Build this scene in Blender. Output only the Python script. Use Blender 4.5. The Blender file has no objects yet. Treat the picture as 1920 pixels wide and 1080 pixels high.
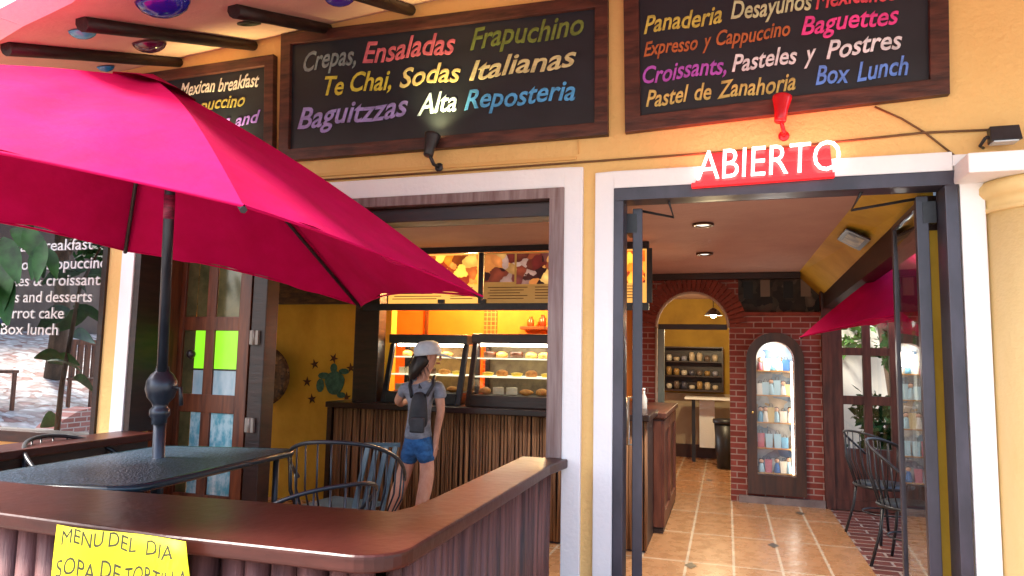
import bpy, bmesh, math, random
from mathutils import Vector, Matrix
random.seed(7)
R = math.radians
S = bpy.context.scene
COL = S.collection

# ------------------------------------------------------------------ camera
YAW, PITCH, ROLL, FPX = 0.30118767, 0.09825053, 0.01985112, 1297.93
CAM = Vector((0, 0, 1.5))
fw = Vector((-math.sin(YAW)*math.cos(PITCH), math.cos(YAW)*math.cos(PITCH), math.sin(PITCH)))
rt0 = Vector((math.cos(YAW), math.sin(YAW), 0)); up0 = rt0.cross(fw)
rt = rt0*math.cos(ROLL)+up0*math.sin(ROLL); up = -rt0*math.sin(ROLL)+up0*math.cos(ROLL)
cd = bpy.data.cameras.new('camera'); cam = bpy.data.objects.new('camera', cd); COL.objects.link(cam)
cd.sensor_width = 36; cd.lens = 36*FPX/1920; cd.clip_end = 500; cd.clip_start = .05
m = Matrix((rt, up, -fw)).transposed().to_4x4(); m.translation = CAM
cam.matrix_world = m
S.camera = cam

# ------------------------------------------------------------------ light
SUN_EL, SUN_AZ = R(50), R(238)       # azimuth clockwise from +Y: behind and left of the camera
w = bpy.data.worlds.new('World'); S.world = w; w.use_nodes = True
nt = w.node_tree; sky = nt.nodes.new('ShaderNodeTexSky'); sky.sky_type = 'NISHITA'
sky.sun_disc = False; sky.sun_elevation = SUN_EL; sky.sun_rotation = SUN_AZ
sky.air_density = 1.0; sky.dust_density = 3.0
nt.links.new(sky.outputs[0], nt.nodes['Background'].inputs[0]); nt.nodes['Background'].inputs[1].default_value = .13
sl = bpy.data.lights.new('sun', 'SUN'); sl.energy = 2.6; sl.angle = R(12); sl.color = (1, .95, .87)
so = bpy.data.objects.new('sun', sl); COL.objects.link(so)
sdir = Vector((math.sin(SUN_AZ)*math.cos(SUN_EL), math.cos(SUN_AZ)*math.cos(SUN_EL), math.sin(SUN_EL)))
so.rotation_euler = sdir.to_track_quat('Z', 'Y').to_euler(); so.location = sdir*20
S.view_settings.view_transform = 'Standard'; S.view_settings.look = 'None'
S.view_settings.gamma = 1; S.view_settings.exposure = 2.4
S.render.engine = 'CYCLES'; S.cycles.max_bounces = 8; S.cycles.transparent_max_bounces = 16
S.cycles.use_denoising = True; S.cycles.sample_clamp_indirect = 6

# ------------------------------------------------------------------ surveying helpers: a sight line from the camera station to a real plane
def ray(px, py): return rt*(px-960)-up*(py-540)+fw*FPX
def PY(px, py, y): r = ray(px, py); return CAM+r*(y/r.y)
def PZ(px, py, z): r = ray(px, py); return CAM+r*((z-CAM.z)/r.z)
def PX(px, py, x): r = ray(px, py); return CAM+r*(x/r.x)

# ------------------------------------------------------------------ materials
def lin(c): return tuple((x/12.92 if x <= .04045 else ((x+.055)/1.055)**2.4) for x in c)
def hx(h): return lin(tuple(int(h[i:i+2], 16)/255 for i in (0, 2, 4)))
MC = {}
def mat(name, c1, c2=None, scale=(3, 3, 3), rough=.6, bump=0, metal=0, spec=.5, detail=4, lo=.35, hi=.65, bscale=None, emit=None, es=0, rvar=0, trans=0, sheen=0):
    if name in MC: return MC[name]
    M = bpy.data.materials.new(name); M.use_nodes = True; t = M.node_tree; b = t.nodes['Principled BSDF']
    if isinstance(c1, str): c1 = hx(c1)
    if isinstance(c2, str): c2 = hx(c2)
    b.inputs['Base Color'].default_value = (*c1, 1); b.inputs['Roughness'].default_value = rough
    b.inputs['Metallic'].default_value = metal; b.inputs['Specular IOR Level'].default_value = spec
    if sheen: b.inputs['Sheen Weight'].default_value = sheen
    if emit:
        b.inputs['Emission Color'].default_value = (*emit, 1); b.inputs['Emission Strength'].default_value = es
    if c2 or bump or rvar:
        tc = t.nodes.new('ShaderNodeTexCoord'); mp = t.nodes.new('ShaderNodeMapping'); mp.inputs['Scale'].default_value = scale
        t.links.new(tc.outputs['Object'], mp.inputs[0])
        n = t.nodes.new('ShaderNodeTexNoise'); n.inputs['Scale'].default_value = 1; n.inputs['Detail'].default_value = detail
        n.inputs['Roughness'].default_value = .62
        t.links.new(mp.outputs[0], n.inputs['Vector'])
        if c2:
            r = t.nodes.new('ShaderNodeValToRGB'); r.color_ramp.elements[0].position = lo; r.color_ramp.elements[1].position = hi
            r.color_ramp.elements[0].color = (*c1, 1); r.color_ramp.elements[1].color = (*c2, 1)
            t.links.new(n.outputs[0], r.inputs[0]); t.links.new(r.outputs[0], b.inputs['Base Color'])
        if rvar:
            mr = t.nodes.new('ShaderNodeMapRange'); mr.inputs[3].default_value = max(0, rough-rvar); mr.inputs[4].default_value = min(1, rough+rvar)
            t.links.new(n.outputs[0], mr.inputs[0]); t.links.new(mr.outputs[0], b.inputs['Roughness'])
        if bump:
            src = n
            if bscale:
                src = t.nodes.new('ShaderNodeTexNoise'); src.inputs['Scale'].default_value = bscale; src.inputs['Detail'].default_value = 5
                t.links.new(tc.outputs['Object'], src.inputs['Vector'])
            bp = t.nodes.new('ShaderNodeBump'); bp.inputs['Strength'].default_value = bump; bp.inputs['Distance'].default_value = .02
            t.links.new(src.outputs[0], bp.inputs['Height']); t.links.new(bp.outputs[0], b.inputs['Normal'])
    if trans:   # thin cloth or leaf that lets light through
        tr = t.nodes.new('ShaderNodeBsdfTranslucent'); tr.inputs[0].default_value = (*c1, 1)
        mx = t.nodes.new('ShaderNodeMixShader'); mx.inputs[0].default_value = trans
        t.links.new(b.outputs[0], mx.inputs[1]); t.links.new(tr.outputs[0], mx.inputs[2])
        t.links.new(mx.outputs[0], t.nodes['Material Output'].inputs[0])
    MC[name] = M; return M
def glass(name, tint=(1, 1, 1), refl=.08, edge=.6, rough=0.0):
    if name in MC: return MC[name]
    M = bpy.data.materials.new(name); M.use_nodes = True; t = M.node_tree; t.nodes.remove(t.nodes['Principled BSDF'])
    tr = t.nodes.new('ShaderNodeBsdfTransparent'); tr.inputs[0].default_value = (*tint, 1)
    gl = t.nodes.new('ShaderNodeBsdfGlossy'); gl.inputs['Roughness'].default_value = rough
    lw = t.nodes.new('ShaderNodeLayerWeight'); lw.inputs[0].default_value = .35
    mr = t.nodes.new('ShaderNodeMapRange'); mr.inputs[3].default_value = refl; mr.inputs[4].default_value = edge
    mx = t.nodes.new('ShaderNodeMixShader')
    t.links.new(lw.outputs['Facing'], mr.inputs[0]); t.links.new(mr.outputs[0], mx.inputs[0])
    t.links.new(tr.outputs[0], mx.inputs[1]); t.links.new(gl.outputs[0], mx.inputs[2]); t.links.new(mx.outputs[0], t.nodes['Material Output'].inputs[0])
    MC[name] = M; return M
def emis(name, c, s):
    if name in MC: return MC[name]
    M = bpy.data.materials.new(name); M.use_nodes = True; t = M.node_tree; t.nodes.remove(t.nodes['Principled BSDF'])
    e = t.nodes.new('ShaderNodeEmission'); e.inputs[0].default_value = (*c, 1); e.inputs[1].default_value = s
    t.links.new(e.outputs[0], t.nodes['Material Output'].inputs[0]); MC[name] = M; return M
def brickmat(name, c1, c2, mortar, bw, bh, msize, axes='xz', rough=.8, offset=.5, bump=.5):
    M = bpy.data.materials.new(name); M.use_nodes = True; t = M.node_tree; b = t.nodes['Principled BSDF']
    tc = t.nodes.new('ShaderNodeTexCoord'); sp = t.nodes.new('ShaderNodeSeparateXYZ'); cb = t.nodes.new('ShaderNodeCombineXYZ')
    t.links.new(tc.outputs['Object'], sp.inputs[0])
    ix = {'x': 0, 'y': 1, 'z': 2}
    t.links.new(sp.outputs[ix[axes[0]]], cb.inputs[0]); t.links.new(sp.outputs[ix[axes[1]]], cb.inputs[1])
    br = t.nodes.new('ShaderNodeTexBrick'); t.links.new(cb.outputs[0], br.inputs[0])
    br.inputs['Color1'].default_value = (*hx(c1), 1); br.inputs['Color2'].default_value = (*hx(c2), 1); br.inputs['Mortar'].default_value = (*hx(mortar), 1)
    br.inputs['Scale'].default_value = 1; br.inputs['Mortar Size'].default_value = msize; br.inputs['Brick Width'].default_value = bw; br.inputs['Row Height'].default_value = bh
    br.inputs['Mortar Smooth'].default_value = .3; br.offset = offset
    n = t.nodes.new('ShaderNodeTexNoise'); n.inputs['Scale'].default_value = 14; n.inputs['Detail'].default_value = 5; t.links.new(tc.outputs['Object'], n.inputs['Vector'])
    mx = t.nodes.new('ShaderNodeMixRGB'); mx.blend_type = 'MULTIPLY'; mx.inputs[0].default_value = .55
    rm = t.nodes.new('ShaderNodeMapRange'); rm.inputs[3].default_value = .55; rm.inputs[4].default_value = 1.35; t.links.new(n.outputs[0], rm.inputs[0])
    t.links.new(br.outputs[0], mx.inputs[1]); t.links.new(rm.outputs[0], mx.inputs[2]); t.links.new(mx.outputs[0], b.inputs['Base Color'])
    b.inputs['Roughness'].default_value = rough
    bp = t.nodes.new('ShaderNodeBump'); bp.inputs['Strength'].default_value = bump; bp.inputs['Distance'].default_value = .01; bp.invert = True
    t.links.new(br.outputs['Fac'], bp.inputs['Height']); t.links.new(bp.outputs[0], b.inputs['Normal'])
    MC[name] = M; return M
def cellmat(name, cols, scale, rough=.6, emit=0, seed=0, distort=.6):
    """blotchy many-coloured print (food photographs, collages)"""
    M = bpy.data.materials.new(name); M.use_nodes = True; t = M.node_tree; b = t.nodes['Principled BSDF']
    tc = t.nodes.new('ShaderNodeTexCoord'); mp = t.nodes.new('ShaderNodeMapping'); mp.inputs['Location'].default_value = (seed, seed*.7, seed*.3)
    t.links.new(tc.outputs['Object'], mp.inputs[0])
    n = t.nodes.new('ShaderNodeTexNoise'); n.inputs['Scale'].default_value = scale*.6; n.inputs['Detail'].default_value = 3; t.links.new(mp.outputs[0], n.inputs['Vector'])
    ad = t.nodes.new('ShaderNodeVectorMath'); ad.operation = 'MULTIPLY_ADD'; ad.inputs[1].default_value = (distort/scale*3,)*3
    t.links.new(n.outputs['Color'], ad.inputs[0]); t.links.new(mp.outputs[0], ad.inputs[2])
    v = t.nodes.new('ShaderNodeTexVoronoi'); v.inputs['Scale'].default_value = scale; t.links.new(ad.outputs[0], v.inputs['Vector'])
    sc = t.nodes.new('ShaderNodeSeparateColor'); t.links.new(v.outputs['Color'], sc.inputs[0])
    r = t.nodes.new('ShaderNodeValToRGB'); r.color_ramp.interpolation = 'EASE'
    while len(r.color_ramp.elements) < len(cols): r.color_ramp.elements.new(.5)
    for i, c in enumerate(cols):
        r.color_ramp.elements[i].position = i/(len(cols)-1)*.9+.05; r.color_ramp.elements[i].color = (*hx(c), 1)
    t.links.new(sc.outputs[0], r.inputs[0])
    mu = t.nodes.new('ShaderNodeMixRGB'); mu.blend_type = 'MULTIPLY'; mu.inputs[0].default_value = .6
    rm = t.nodes.new('ShaderNodeMapRange'); rm.inputs[1].default_value = 0; rm.inputs[2].default_value = .6/1; rm.inputs[3].default_value = 1.25; rm.inputs[4].default_value = .35
    t.links.new(v.outputs['Distance'], rm.inputs[0]); t.links.new(r.outputs[0], mu.inputs[1]); t.links.new(rm.outputs[0], mu.inputs[2])
    t.links.new(mu.outputs[0], b.inputs['Base Color']); b.inputs['Roughness'].default_value = rough
    if emit:
        t.links.new(mu.outputs[0], b.inputs['Emission Color']); b.inputs['Emission Strength'].default_value = emit
    MC[name] = M; return M

# ------------------------------------------------------------------ mesh helpers
class MB:
    def __init__(s): s.v = []; s.f = []; s.sm = []
    def add(s, vs, fs, sm=False):
        o = len(s.v); s.v += [Vector(a) for a in vs]; s.f += [tuple(i+o for i in f) for f in fs]; s.sm += [sm]*len(fs); return s
    def box(s, x0, x1, y0, y1, z0, z1):
        vs = [(x, y, z) for z in (z0, z1) for y in (y0, y1) for x in (x0, x1)]
        return s.add(vs, [(0, 2, 3, 1), (4, 5, 7, 6), (0, 1, 5, 4), (2, 6, 7, 3), (0, 4, 6, 2), (1, 3, 7, 5)])
    def hexa(s, a, b):   # two quads (lists of 4 points), joined
        return s.add(list(a)+list(b), [(0, 3, 2, 1), (4, 5, 6, 7), (0, 1, 5, 4), (1, 2, 6, 5), (2, 3, 7, 6), (3, 0, 4, 7)])
    def bar(s, p, q, w, h, upv=(0, 0, 1)):
        p, q = Vector(p), Vector(q); d = (q-p).normalized(); u = Vector(upv)
        if abs(d.dot(u)) > .98: u = Vector((0, 1, 0))
        a = d.cross(u).normalized(); u = a.cross(d)
        r = lambda c: [c-a*w/2-u*h/2, c+a*w/2-u*h/2, c+a*w/2+u*h/2, c-a*w/2+u*h/2]
        return s.hexa(r(p), r(q))
    def tube(s, pts, rad, n=8, cap=True):
        pts = [Vector(p) for p in pts]; k = len(pts)
        if not isinstance(rad, (list, tuple)): rad = [rad]*k
        vs = []; fs = []; prev = None
        for i, p in enumerate(pts):
            d = (pts[min(i+1, k-1)]-pts[max(i-1, 0)]).normalized()
            if prev is None:
                u = Vector((0, 0, 1)) if abs(d.z) < .9 else Vector((1, 0, 0))
                a = d.cross(u).normalized()
            else:
                a = (prev-d*prev.dot(d)).normalized()
            prev = a; b = d.cross(a)
            for j in range(n):
                t = 2*math.pi*j/n; vs.append(p+(a*math.cos(t)+b*math.sin(t))*rad[i])
        for i in range(k-1):
            for j in range(n):
                fs.append((i*n+j, i*n+(j+1) % n, (i+1)*n+(j+1) % n, (i+1)*n+j))
        s.add(vs, fs, True)
        if cap:
            o = len(s.v)-len(vs); s.f += [tuple(o+j for j in reversed(range(n))), tuple(o+(k-1)*n+j for j in range(n))]; s.sm += [False, False]
        return s
    def lathe(s, c, prof, n=20, axis=(0, 0, 1), squash=1):
        c = Vector(c); ax = Vector(axis).normalized()
        a = ax.cross(Vector((0, 0, 1))) if abs(ax.z) < .9 else Vector((1, 0, 0))
        a = (a-ax*a.dot(ax)).normalized(); b = ax.cross(a); vs = []; fs = []
        for (r, h) in prof:
            for j in range(n):
                t = 2*math.pi*j/n; vs.append(c+ax*h+(a*math.cos(t)+b*math.sin(t)*squash)*max(r, 1e-4))
        for i in range(len(prof)-1):
            for j in range(n): fs.append((i*n+j, i*n+(j+1) % n, (i+1)*n+(j+1) % n, (i+1)*n+j))
        fs.append(tuple(reversed(range(n)))); fs.append(tuple((len(prof)-1)*n+j for j in range(n)))
        return s.add(vs, fs, True)
    def sphere(s, c, rx, ry=None, rz=None, n=12, k=8):
        ry = ry or rx; rz = rz or rx; c = Vector(c); vs = []; fs = []
        for i in range(k+1):
            p = math.pi*i/k
            for j in range(n):
                t = 2*math.pi*j/n; vs.append(c+Vector((rx*math.sin(p)*math.cos(t), ry*math.sin(p)*math.sin(t), -rz*math.cos(p))))
        for i in range(k):
            for j in range(n): fs.append((i*n+j, i*n+(j+1) % n, (i+1)*n+(j+1) % n, (i+1)*n+j))
        return s.add(vs, fs, True)
    def prism(s, poly, off):   # planar polygon (3-D points) extruded by off
        off = Vector(off); n = len(poly); a = [Vector(p) for p in poly]; b = [p+off for p in a]
        fs = [tuple(reversed(range(n))), tuple(range(n, 2*n))]+[(i, (i+1) % n, n+(i+1) % n, n+i) for i in range(n)]
        return s.add(a+b, fs)
    def build(s, name, m, parent=None, bevel=0, seg=2, smooth=None, fix=True):
        me = bpy.data.meshes.new(name); org = Vector((0, 0, 0)); p = parent
        while p: org = org+p.location; p = p.parent
        me.from_pydata([v-org for v in s.v], [], s.f); me.update()
        me.polygons.foreach_set('use_smooth', [bool(x) if smooth is None else smooth for x in s.sm])
        if fix or bevel:
            bm = bmesh.new(); bm.from_mesh(me)
            bmesh.ops.remove_doubles(bm, verts=bm.verts, dist=1e-5)
            bmesh.ops.recalc_face_normals(bm, faces=bm.faces)
            if bevel:
                es = [e for e in bm.edges if len(e.link_faces) == 2 and e.calc_face_angle(0) > .6]
                bmesh.ops.bevel(bm, geom=es, offset=bevel, segments=seg, affect='EDGES', profile=.6, clamp_overlap=True)
            bm.to_mesh(me); bm.free()
        me.materials.append(m)
        o = bpy.data.objects.new(name, me); COL.objects.link(o); o.parent = parent
        return o
def tag(o, label, cat, group=None):
    o['label'] = label; o['category'] = cat
    if group: o['group'] = group
    return o
def thing(name, label, cat, loc=(0, 0, 0), group=None):
    o = bpy.data.objects.new(name, None); o.empty_display_size = .1; COL.objects.link(o); o.location = loc
    return tag(o, label, cat, group)
def struct(o, kind='structure'): o['kind'] = kind; return o
def dup(src, loc, label=None, rz=None, group=None, scale=None):
    def cp(o, par):
        c = o.copy(); COL.objects.link(c); c.parent = par
        for ch in list(o.children): cp(ch, c)
        return c
    r = cp(src, None); r.location = loc
    if rz is not None: r.rotation_euler = (0, 0, rz)
    if scale: r.scale = (scale,)*3
    if label: r['label'] = label
    if group: r['group'] = group
    return r
def text_mesh(body, p0, p1, capdir, height, m, parent, shear=.25, bold=.012, depth=.004, name='lettering', wob=0, out=(0, -1, 0)):
    """letters laid on a plane: baseline from p0 to p1, capital height in metres"""
    if ' ' in body:
        ws = body.split(' '); wid = []
        for w0 in ws:
            c0 = bpy.data.curves.new('measure', 'FONT'); c0.body = w0; c0.shear = shear; ob = bpy.data.objects.new('measure', c0); COL.objects.link(ob)
            bpy.context.view_layer.update(); wid.append(ob.dimensions.x); bpy.data.objects.remove(ob); bpy.data.curves.remove(c0)
        tot = sum(wid)+.3*(len(ws)-1); x = 0; p0, p1 = Vector(p0), Vector(p1)
        for w0, wd_ in zip(ws, wid):
            text_mesh(w0, p0.lerp(p1, x/tot), p0.lerp(p1, (x+wd_)/tot), capdir, height, m, parent, shear, bold, depth, name, wob, out); x += wd_+.3
        return
    cu = bpy.data.curves.new(name, 'FONT'); cu.body = body; cu.size = 1; cu.shear = shear; cu.bevel_depth = max(bold, 0); cu.bevel_resolution = 0; cu.offset = min(bold, 0); cu.resolution_u = 3
    ob = bpy.data.objects.new(name, cu); COL.objects.link(ob)
    dg = bpy.context.evaluated_depsgraph_get(); me = bpy.data.meshes.new_from_object(ob.evaluated_get(dg))
    bpy.data.objects.remove(ob); bpy.data.curves.remove(cu)
    xs = [v.co.x for v in me.vertices]; x0, x1 = min(xs), max(xs)
    p0, p1 = Vector(p0), Vector(p1); d = p1-p0; L = d.length; u = Vector(capdir); o = Vector(out)
    rn = random.Random(len(body)*7+ord(body[0])); ph = rn.random()*6
    org = Vector((0, 0, 0)); q = parent
    while q: org = org+q.location; q = q.parent
    for v in me.vertices:
        t = (v.co.x-x0)/(x1-x0); y = v.co.y/.69*height
        y += wob*height*math.sin(t*L/height*1.9+ph)
        v.co = p0+d*t+u*y+o*(depth+max(0, v.co.z)*height*.12)-org
    me.materials.clear(); me.materials.append(m)
    o2 = bpy.data.objects.new(name, me); COL.objects.link(o2); o2.parent = parent
    return o2

# ------------------------------------------------------------------ colours
WALL = mat('ochre_plaster', (.74, .46, .155), (.79, .52, .20), (1.6, 1.6, .9), .75, .4, bscale=34, detail=9, lo=.3, hi=.7)
COLM = mat('pale_ochre_plaster', (.77, .55, .22), (.80, .60, .28), (3, 3, 1), .7, .2, bscale=36, detail=9, lo=.3, hi=.7)
WHITE = mat('white_paint', (.80, .81, .82), (.85, .85, .84), (3, 3, 1.5), .6, .15, bscale=42, detail=9, lo=.3, hi=.6)
DKFRAME = mat('dark_slate_paint', (.028, .028, .042), (.055, .052, .075), (6, 6, 3), .38)
WOODF = mat('weathered_window_wood', '6a4f4a', '8d7a76', (30, 30, 2), .5, .15)
RAIL = mat('varnished_rail_wood', '2e1210', '4c221b', (2.5, 2.5, 14), .36, .1, rvar=.12, spec=.35, detail=9, lo=.3, hi=.7, bscale=22)
RAILX = mat('varnished_rail_wood_front', '3a1615', '5c2b26', (3, 26, 8), .3, .06, rvar=.08)
LOG = mat('stained_log', '3a1e20', '8a5a56', (17, 17, 1.4), .5, .6, lo=.32, hi=.72, detail=8)
STICK = mat('split_cane', '42210f', 'b88456', (42, 42, 1.3), .6, .5, lo=.32, hi=.74, detail=6)
DKWOOD = mat('dark_brown_wood', '1c0d09', '331a12', (5, 5, 26), .45, .15)
MIDWOOD = mat('red_brown_wood', '4a2212', '7a4022', (24, 24, 2.2), .42, .15)
SIGNW = mat('sign_frame_wood', '2e1512', '5a3026', (5, 5, 30), .5, .2)
BOARD = mat('chalkboard_paint', (.004, .008, .015), (.015, .022, .034), (2.2, 2.2, 3.5), .5, detail=10, lo=.3, hi=.8)
BLACK = mat('black_iron', (.012, .013, .016), (.022, .023, .028), (20, 20, 20), .4)
YELW = mat('mustard_plaster', 'b08c14', 'd2ae38', (2.2, 2.2, 1.6), .75, .2, bscale=30, lo=.3, hi=.7)
ORANGEW = mat('orange_kitchen_plaster', 'c4640e', 'd07418', (2, 2, 2), .7)
CEIL = mat('pinkish_ceiling_plaster', 'b08c80', 'be9a8c', (1.5, 1.5, 1.5), .85, .3, bscale=25)
SOFF = mat('terracotta_pink_soffit', 'cfa89c', 'dcbca6', (1.3, 1.3, 1.3), .75, .25, bscale=30)
BRICK = brickmat('red_brick', '7a2f22', '92443a', 'a58a80', .19, .062, .007)
VOUS = mat('arch_brick', '6a2a1c', '8a4030', (9, 9, 9), .8, .3)
CLEAR = glass('clear_glass', refl=.04, edge=.5)
DOORG = glass('door_glass', (.93, .97, .96), .06, .75)
STREETG = glass('street_window_glass', (.25, .27, .28), .62, .95)
GREEN = mat('leaf_green', '2f5a1c', '5d8a35', (6, 6, 6), .5, trans=.25)
DGREEN = mat('deep_leaf_green', '0e2810', '2a5c2a', (6, 6, 6), .5, trans=.15, spec=.2)

F = 3.8   # outer face of the facade

# ------------------------------------------------------------------ ground, floors, ceiling
MB().add([(-90, -90, -.2), (90, -90, -.2), (90, 90, -.2), (-90, 90, -.2)], [(0, 1, 2, 3)]).build('ground', mat('packed_earth', '8d8170', 'a99d8a', (.6, .6, .6), .9), None)['kind'] = 'structure'
PAVE = brickmat('street_paving', '8a8278', '9a9288', '6a6460', .6, .4, .012, 'xy', .75)
MB().box(-40, 40, -12, 1.62, -.17, -.1).build('street', PAVE)['kind'] = 'structure'
MB().box(-8, 6, 1.62, 3.8, -.16, -.03).build('pavement', brickmat('terrace_tile', '8a4a2c', '9a5a38', '6e5648', .3, .3, .008, 'xy', .5, 0))['kind'] = 'structure'
def tile_floor():
    M = bpy.data.materials.new('glazed_floor_tile'); M.use_nodes = True; t = M.node_tree; b = t.nodes['Principled BSDF']
    tc = t.nodes.new('ShaderNodeTexCoord'); mp = t.nodes.new('ShaderNodeMapping'); mp.inputs['Location'].default_value = (-.035, -.1, 0)
    t.links.new(tc.outputs['Object'], mp.inputs[0])
    br = t.nodes.new('ShaderNodeTexBrick'); br.offset = 0; br.inputs['Scale'].default_value = 1; br.inputs['Brick Width'].default_value = .335; br.inputs['Row Height'].default_value = .9
    br.inputs['Mortar Size'].default_value = .011; br.inputs['Mortar Smooth'].default_value = .2
    br.inputs['Color1'].default_value = (*hx('a87850'), 1); br.inputs['Color2'].default_value = (*hx('b4865e'), 1); br.inputs['Mortar'].default_value = (*hx('c9b49a'), 1)
    t.links.new(mp.outputs[0], br.inputs[0])
    n = t.nodes.new('ShaderNodeTexNoise'); n.inputs['Scale'].default_value = 9; n.inputs['Detail'].default_value = 6; t.links.new(tc.outputs['Object'], n.inputs['Vector'])
    rm = t.nodes.new('ShaderNodeMapRange'); rm.inputs[3].default_value = .7; rm.inputs[4].default_value = 1.3; t.links.new(n.outputs[0], rm.inputs[0])
    mx = t.nodes.new('ShaderNodeMixRGB'); mx.blend_type = 'MULTIPLY'; mx.inputs[0].default_value = .7
    t.links.new(br.outputs[0], mx.inputs[1]); t.links.new(rm.outputs[0], mx.inputs[2]); t.links.new(mx.outputs[0], b.inputs['Base Color'])
    r2 = t.nodes.new('ShaderNodeMapRange'); r2.inputs[3].default_value = .14; r2.inputs[4].default_value = .42; t.links.new(n.outputs[0], r2.inputs[0]); t.links.new(r2.outputs[0], b.inputs['Roughness'])
    bp = t.nodes.new('ShaderNodeBump'); bp.inputs['Strength'].default_value = .3; bp.inputs['Distance'].default_value = .006; bp.invert = True
    t.links.new(br.outputs['Fac'], bp.inputs['Height']); t.links.new(bp.outputs[0], b.inputs['Normal'])
    return M
MB().box(-7, 1.0, 3.8, 12.2, -.12, 0).build('floor', tile_floor())['kind'] = 'structure'
dm = MB()
for k, (px, py) in enumerate(((1295, 1060), (1450, 1022), (1500, 962), (1330, 900))):   # little inlaid diamonds at the tile corners
    c = PZ(px, py, .003); r = .045
    dm.add([c+Vector((r, 0, 0)), c+Vector((0, r*1.8, 0)), c+Vector((-r, 0, 0)), c+Vector((0, -r*1.8, 0))], [(0, 1, 2, 3)])
struct(dm.build('floor_inlay', mat('inlay_tile', '4d4238', '6d6050', (20, 20, 20), .3)))
MB().box(1.0, 7, 3.8, 14, -.12, -.012).build('side_patio_floor', brickmat('rough_stone_paving', '5a2a22', '7a4034', 'a08d84', .34, .13, .012, 'xy', .5))['kind'] = 'structure'
MB().box(-7, .76, 4.0, 12, 2.46, 2.56).box(.76, .99, 8.26, 12, 2.46, 2.56).build('ceiling', CEIL)['kind'] = 'structure'

# ------------------------------------------------------------------ the cafe front
cafe = thing('cafe_building', 'ochre cafe front with white trim, wide open serving window and glass doors', 'building', (-1.5, F, 0))
SZ = lambda x, y: 3.60+.36*(y-F)+.08*(x+3.06)     # underside of the sloping eave
XL, XR = -3.92, -.87        # serving opening
DL, DR = -.59, 1.075        # door opening
w_ = MB()
def wp(x0, x1, z0, z1=None):
    t0, t1 = (z1, z1) if z1 else (SZ(x0, F)+.05, SZ(x1, F)+.05)
    w_.prism([(x0, F, z0), (x1, F, z0), (x1, F, t1), (x0, F, t0)], (0, .2, 0))
wp(-8, -5.9, -.1); wp(-5.9, -4.17, -.1, .86); wp(-5.9, -4.17, 2.75); wp(-4.17, XL, -.1); wp(XL, XR, 2.46); wp(XR, DL, -.1); wp(DL, DR, 2.44); wp(DR, 4, -.1)
w_.build('wall', WALL, cafe)
# shallow relief lines of the plaster, their shade put into a darker ochre
g = MB(); a, b = PY(1100, 305, F), PY(1852, 246, F)
MB().box(-2.75, XR+.06, F-.012, F+.002, 2.625, 2.645).box(-.80, -.795, F-.01, F+.002, 2.66, 3.7).build('plaster_moulding', mat('shaded_ochre', (.70, .42, .14), None, rough=.8), cafe)
t = MB()   # white surround of the serving opening
t.box(XR, -.765, F-.03, F+.05, -.1, 2.575); t.box(-4.0, XR, F-.03, F+.05, 2.46, 2.575); t.box(-4.03, XL, F-.03, F+.05, .93, 2.46)
t.build('window_surround', WHITE, cafe, .006)
t = MB()   # white surround of the doorway
t.box(-.695, DL, F-.03, F+.05, -.1, 2.535); t.box(DL, 1.06, F-.03, F+.05, 2.44, 2.535); t.box(1.085, 1.19, F-.03, F+.05, -.1, 2.42)
t.build('door_surround', WHITE, cafe, .006)
ZC0, ZC1 = PY(1870, 321, F-.25).z, PY(1870, 283, F-.25).z
t = MB()
t.box(1.06, 3.0, F-.25, F+.02, ZC0, ZC1); t.box(1.06, 1.19, F-.031, F+.02, ZC1, 2.52)
t.build('cornice', WHITE, cafe, .008)
# timber lining of the serving opening
wf = MB(); wf.box(XR-.085, XR, F-.045, F+.2, .95, 2.40); wf.box(XL, XR, F-.045, F+.2, 2.40, 2.46); wf.build('window_frame', WOODF, cafe, .004)
wf = MB(); wf.box(XL, XR-.085, F+.02, F+.2, 2.31, 2.395); wf.box(XL, XL+.05, F-.02, F+.2, .93, 2.31)
wf.build('window_lintel', DKWOOD, cafe, .004)
MB().box(XL, XL+.03, F+.2, 4.19, 0, 2.42).build('jamb_panel', MIDWOOD, cafe)
# street window on the left, mirroring the street
win = MB().box(-5.9, -5.82, F-.02, F+.1, .86, 2.75).box(-4.21, -4.17, F-.02, F+.1, .86, 2.75).box(-5.82, -4.21, F-.02, F+.1, 2.68, 2.75).box(-5.82, -4.21, F-.05, F+.1, .82, .9).build('window', DKWOOD, cafe, .004)
MB().box(-5.82, -4.21, F+.03, F+.036, .9, 2.68).build('pane', STREETG, win)
WTXT = mat('white_window_lettering', (.8, .8, .8), rough=.5)
def wline(body, px1, py1, h, width, slope=.0):
    p1 = PY(px1, py1, F+.025); p0 = p1-Vector((width, 0, 0)); text_mesh(body, p0, p1, (0, 0, 1), h, WTXT, win, 0, .008, .0)
wline('Mexican breakfast', 174, 467, .082, 1.05); wline('Espresso & cappuccino', 201, 502, .082, 1.22); wline('Baguettes & croissants', 197, 534, .082, 1.26)
wline('Cakes and desserts', 172, 566, .082, 1.02); wline('Carrot cake', 119, 597, .082, .66); wline('Box lunch', 108, 628, .082, .56)
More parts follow.
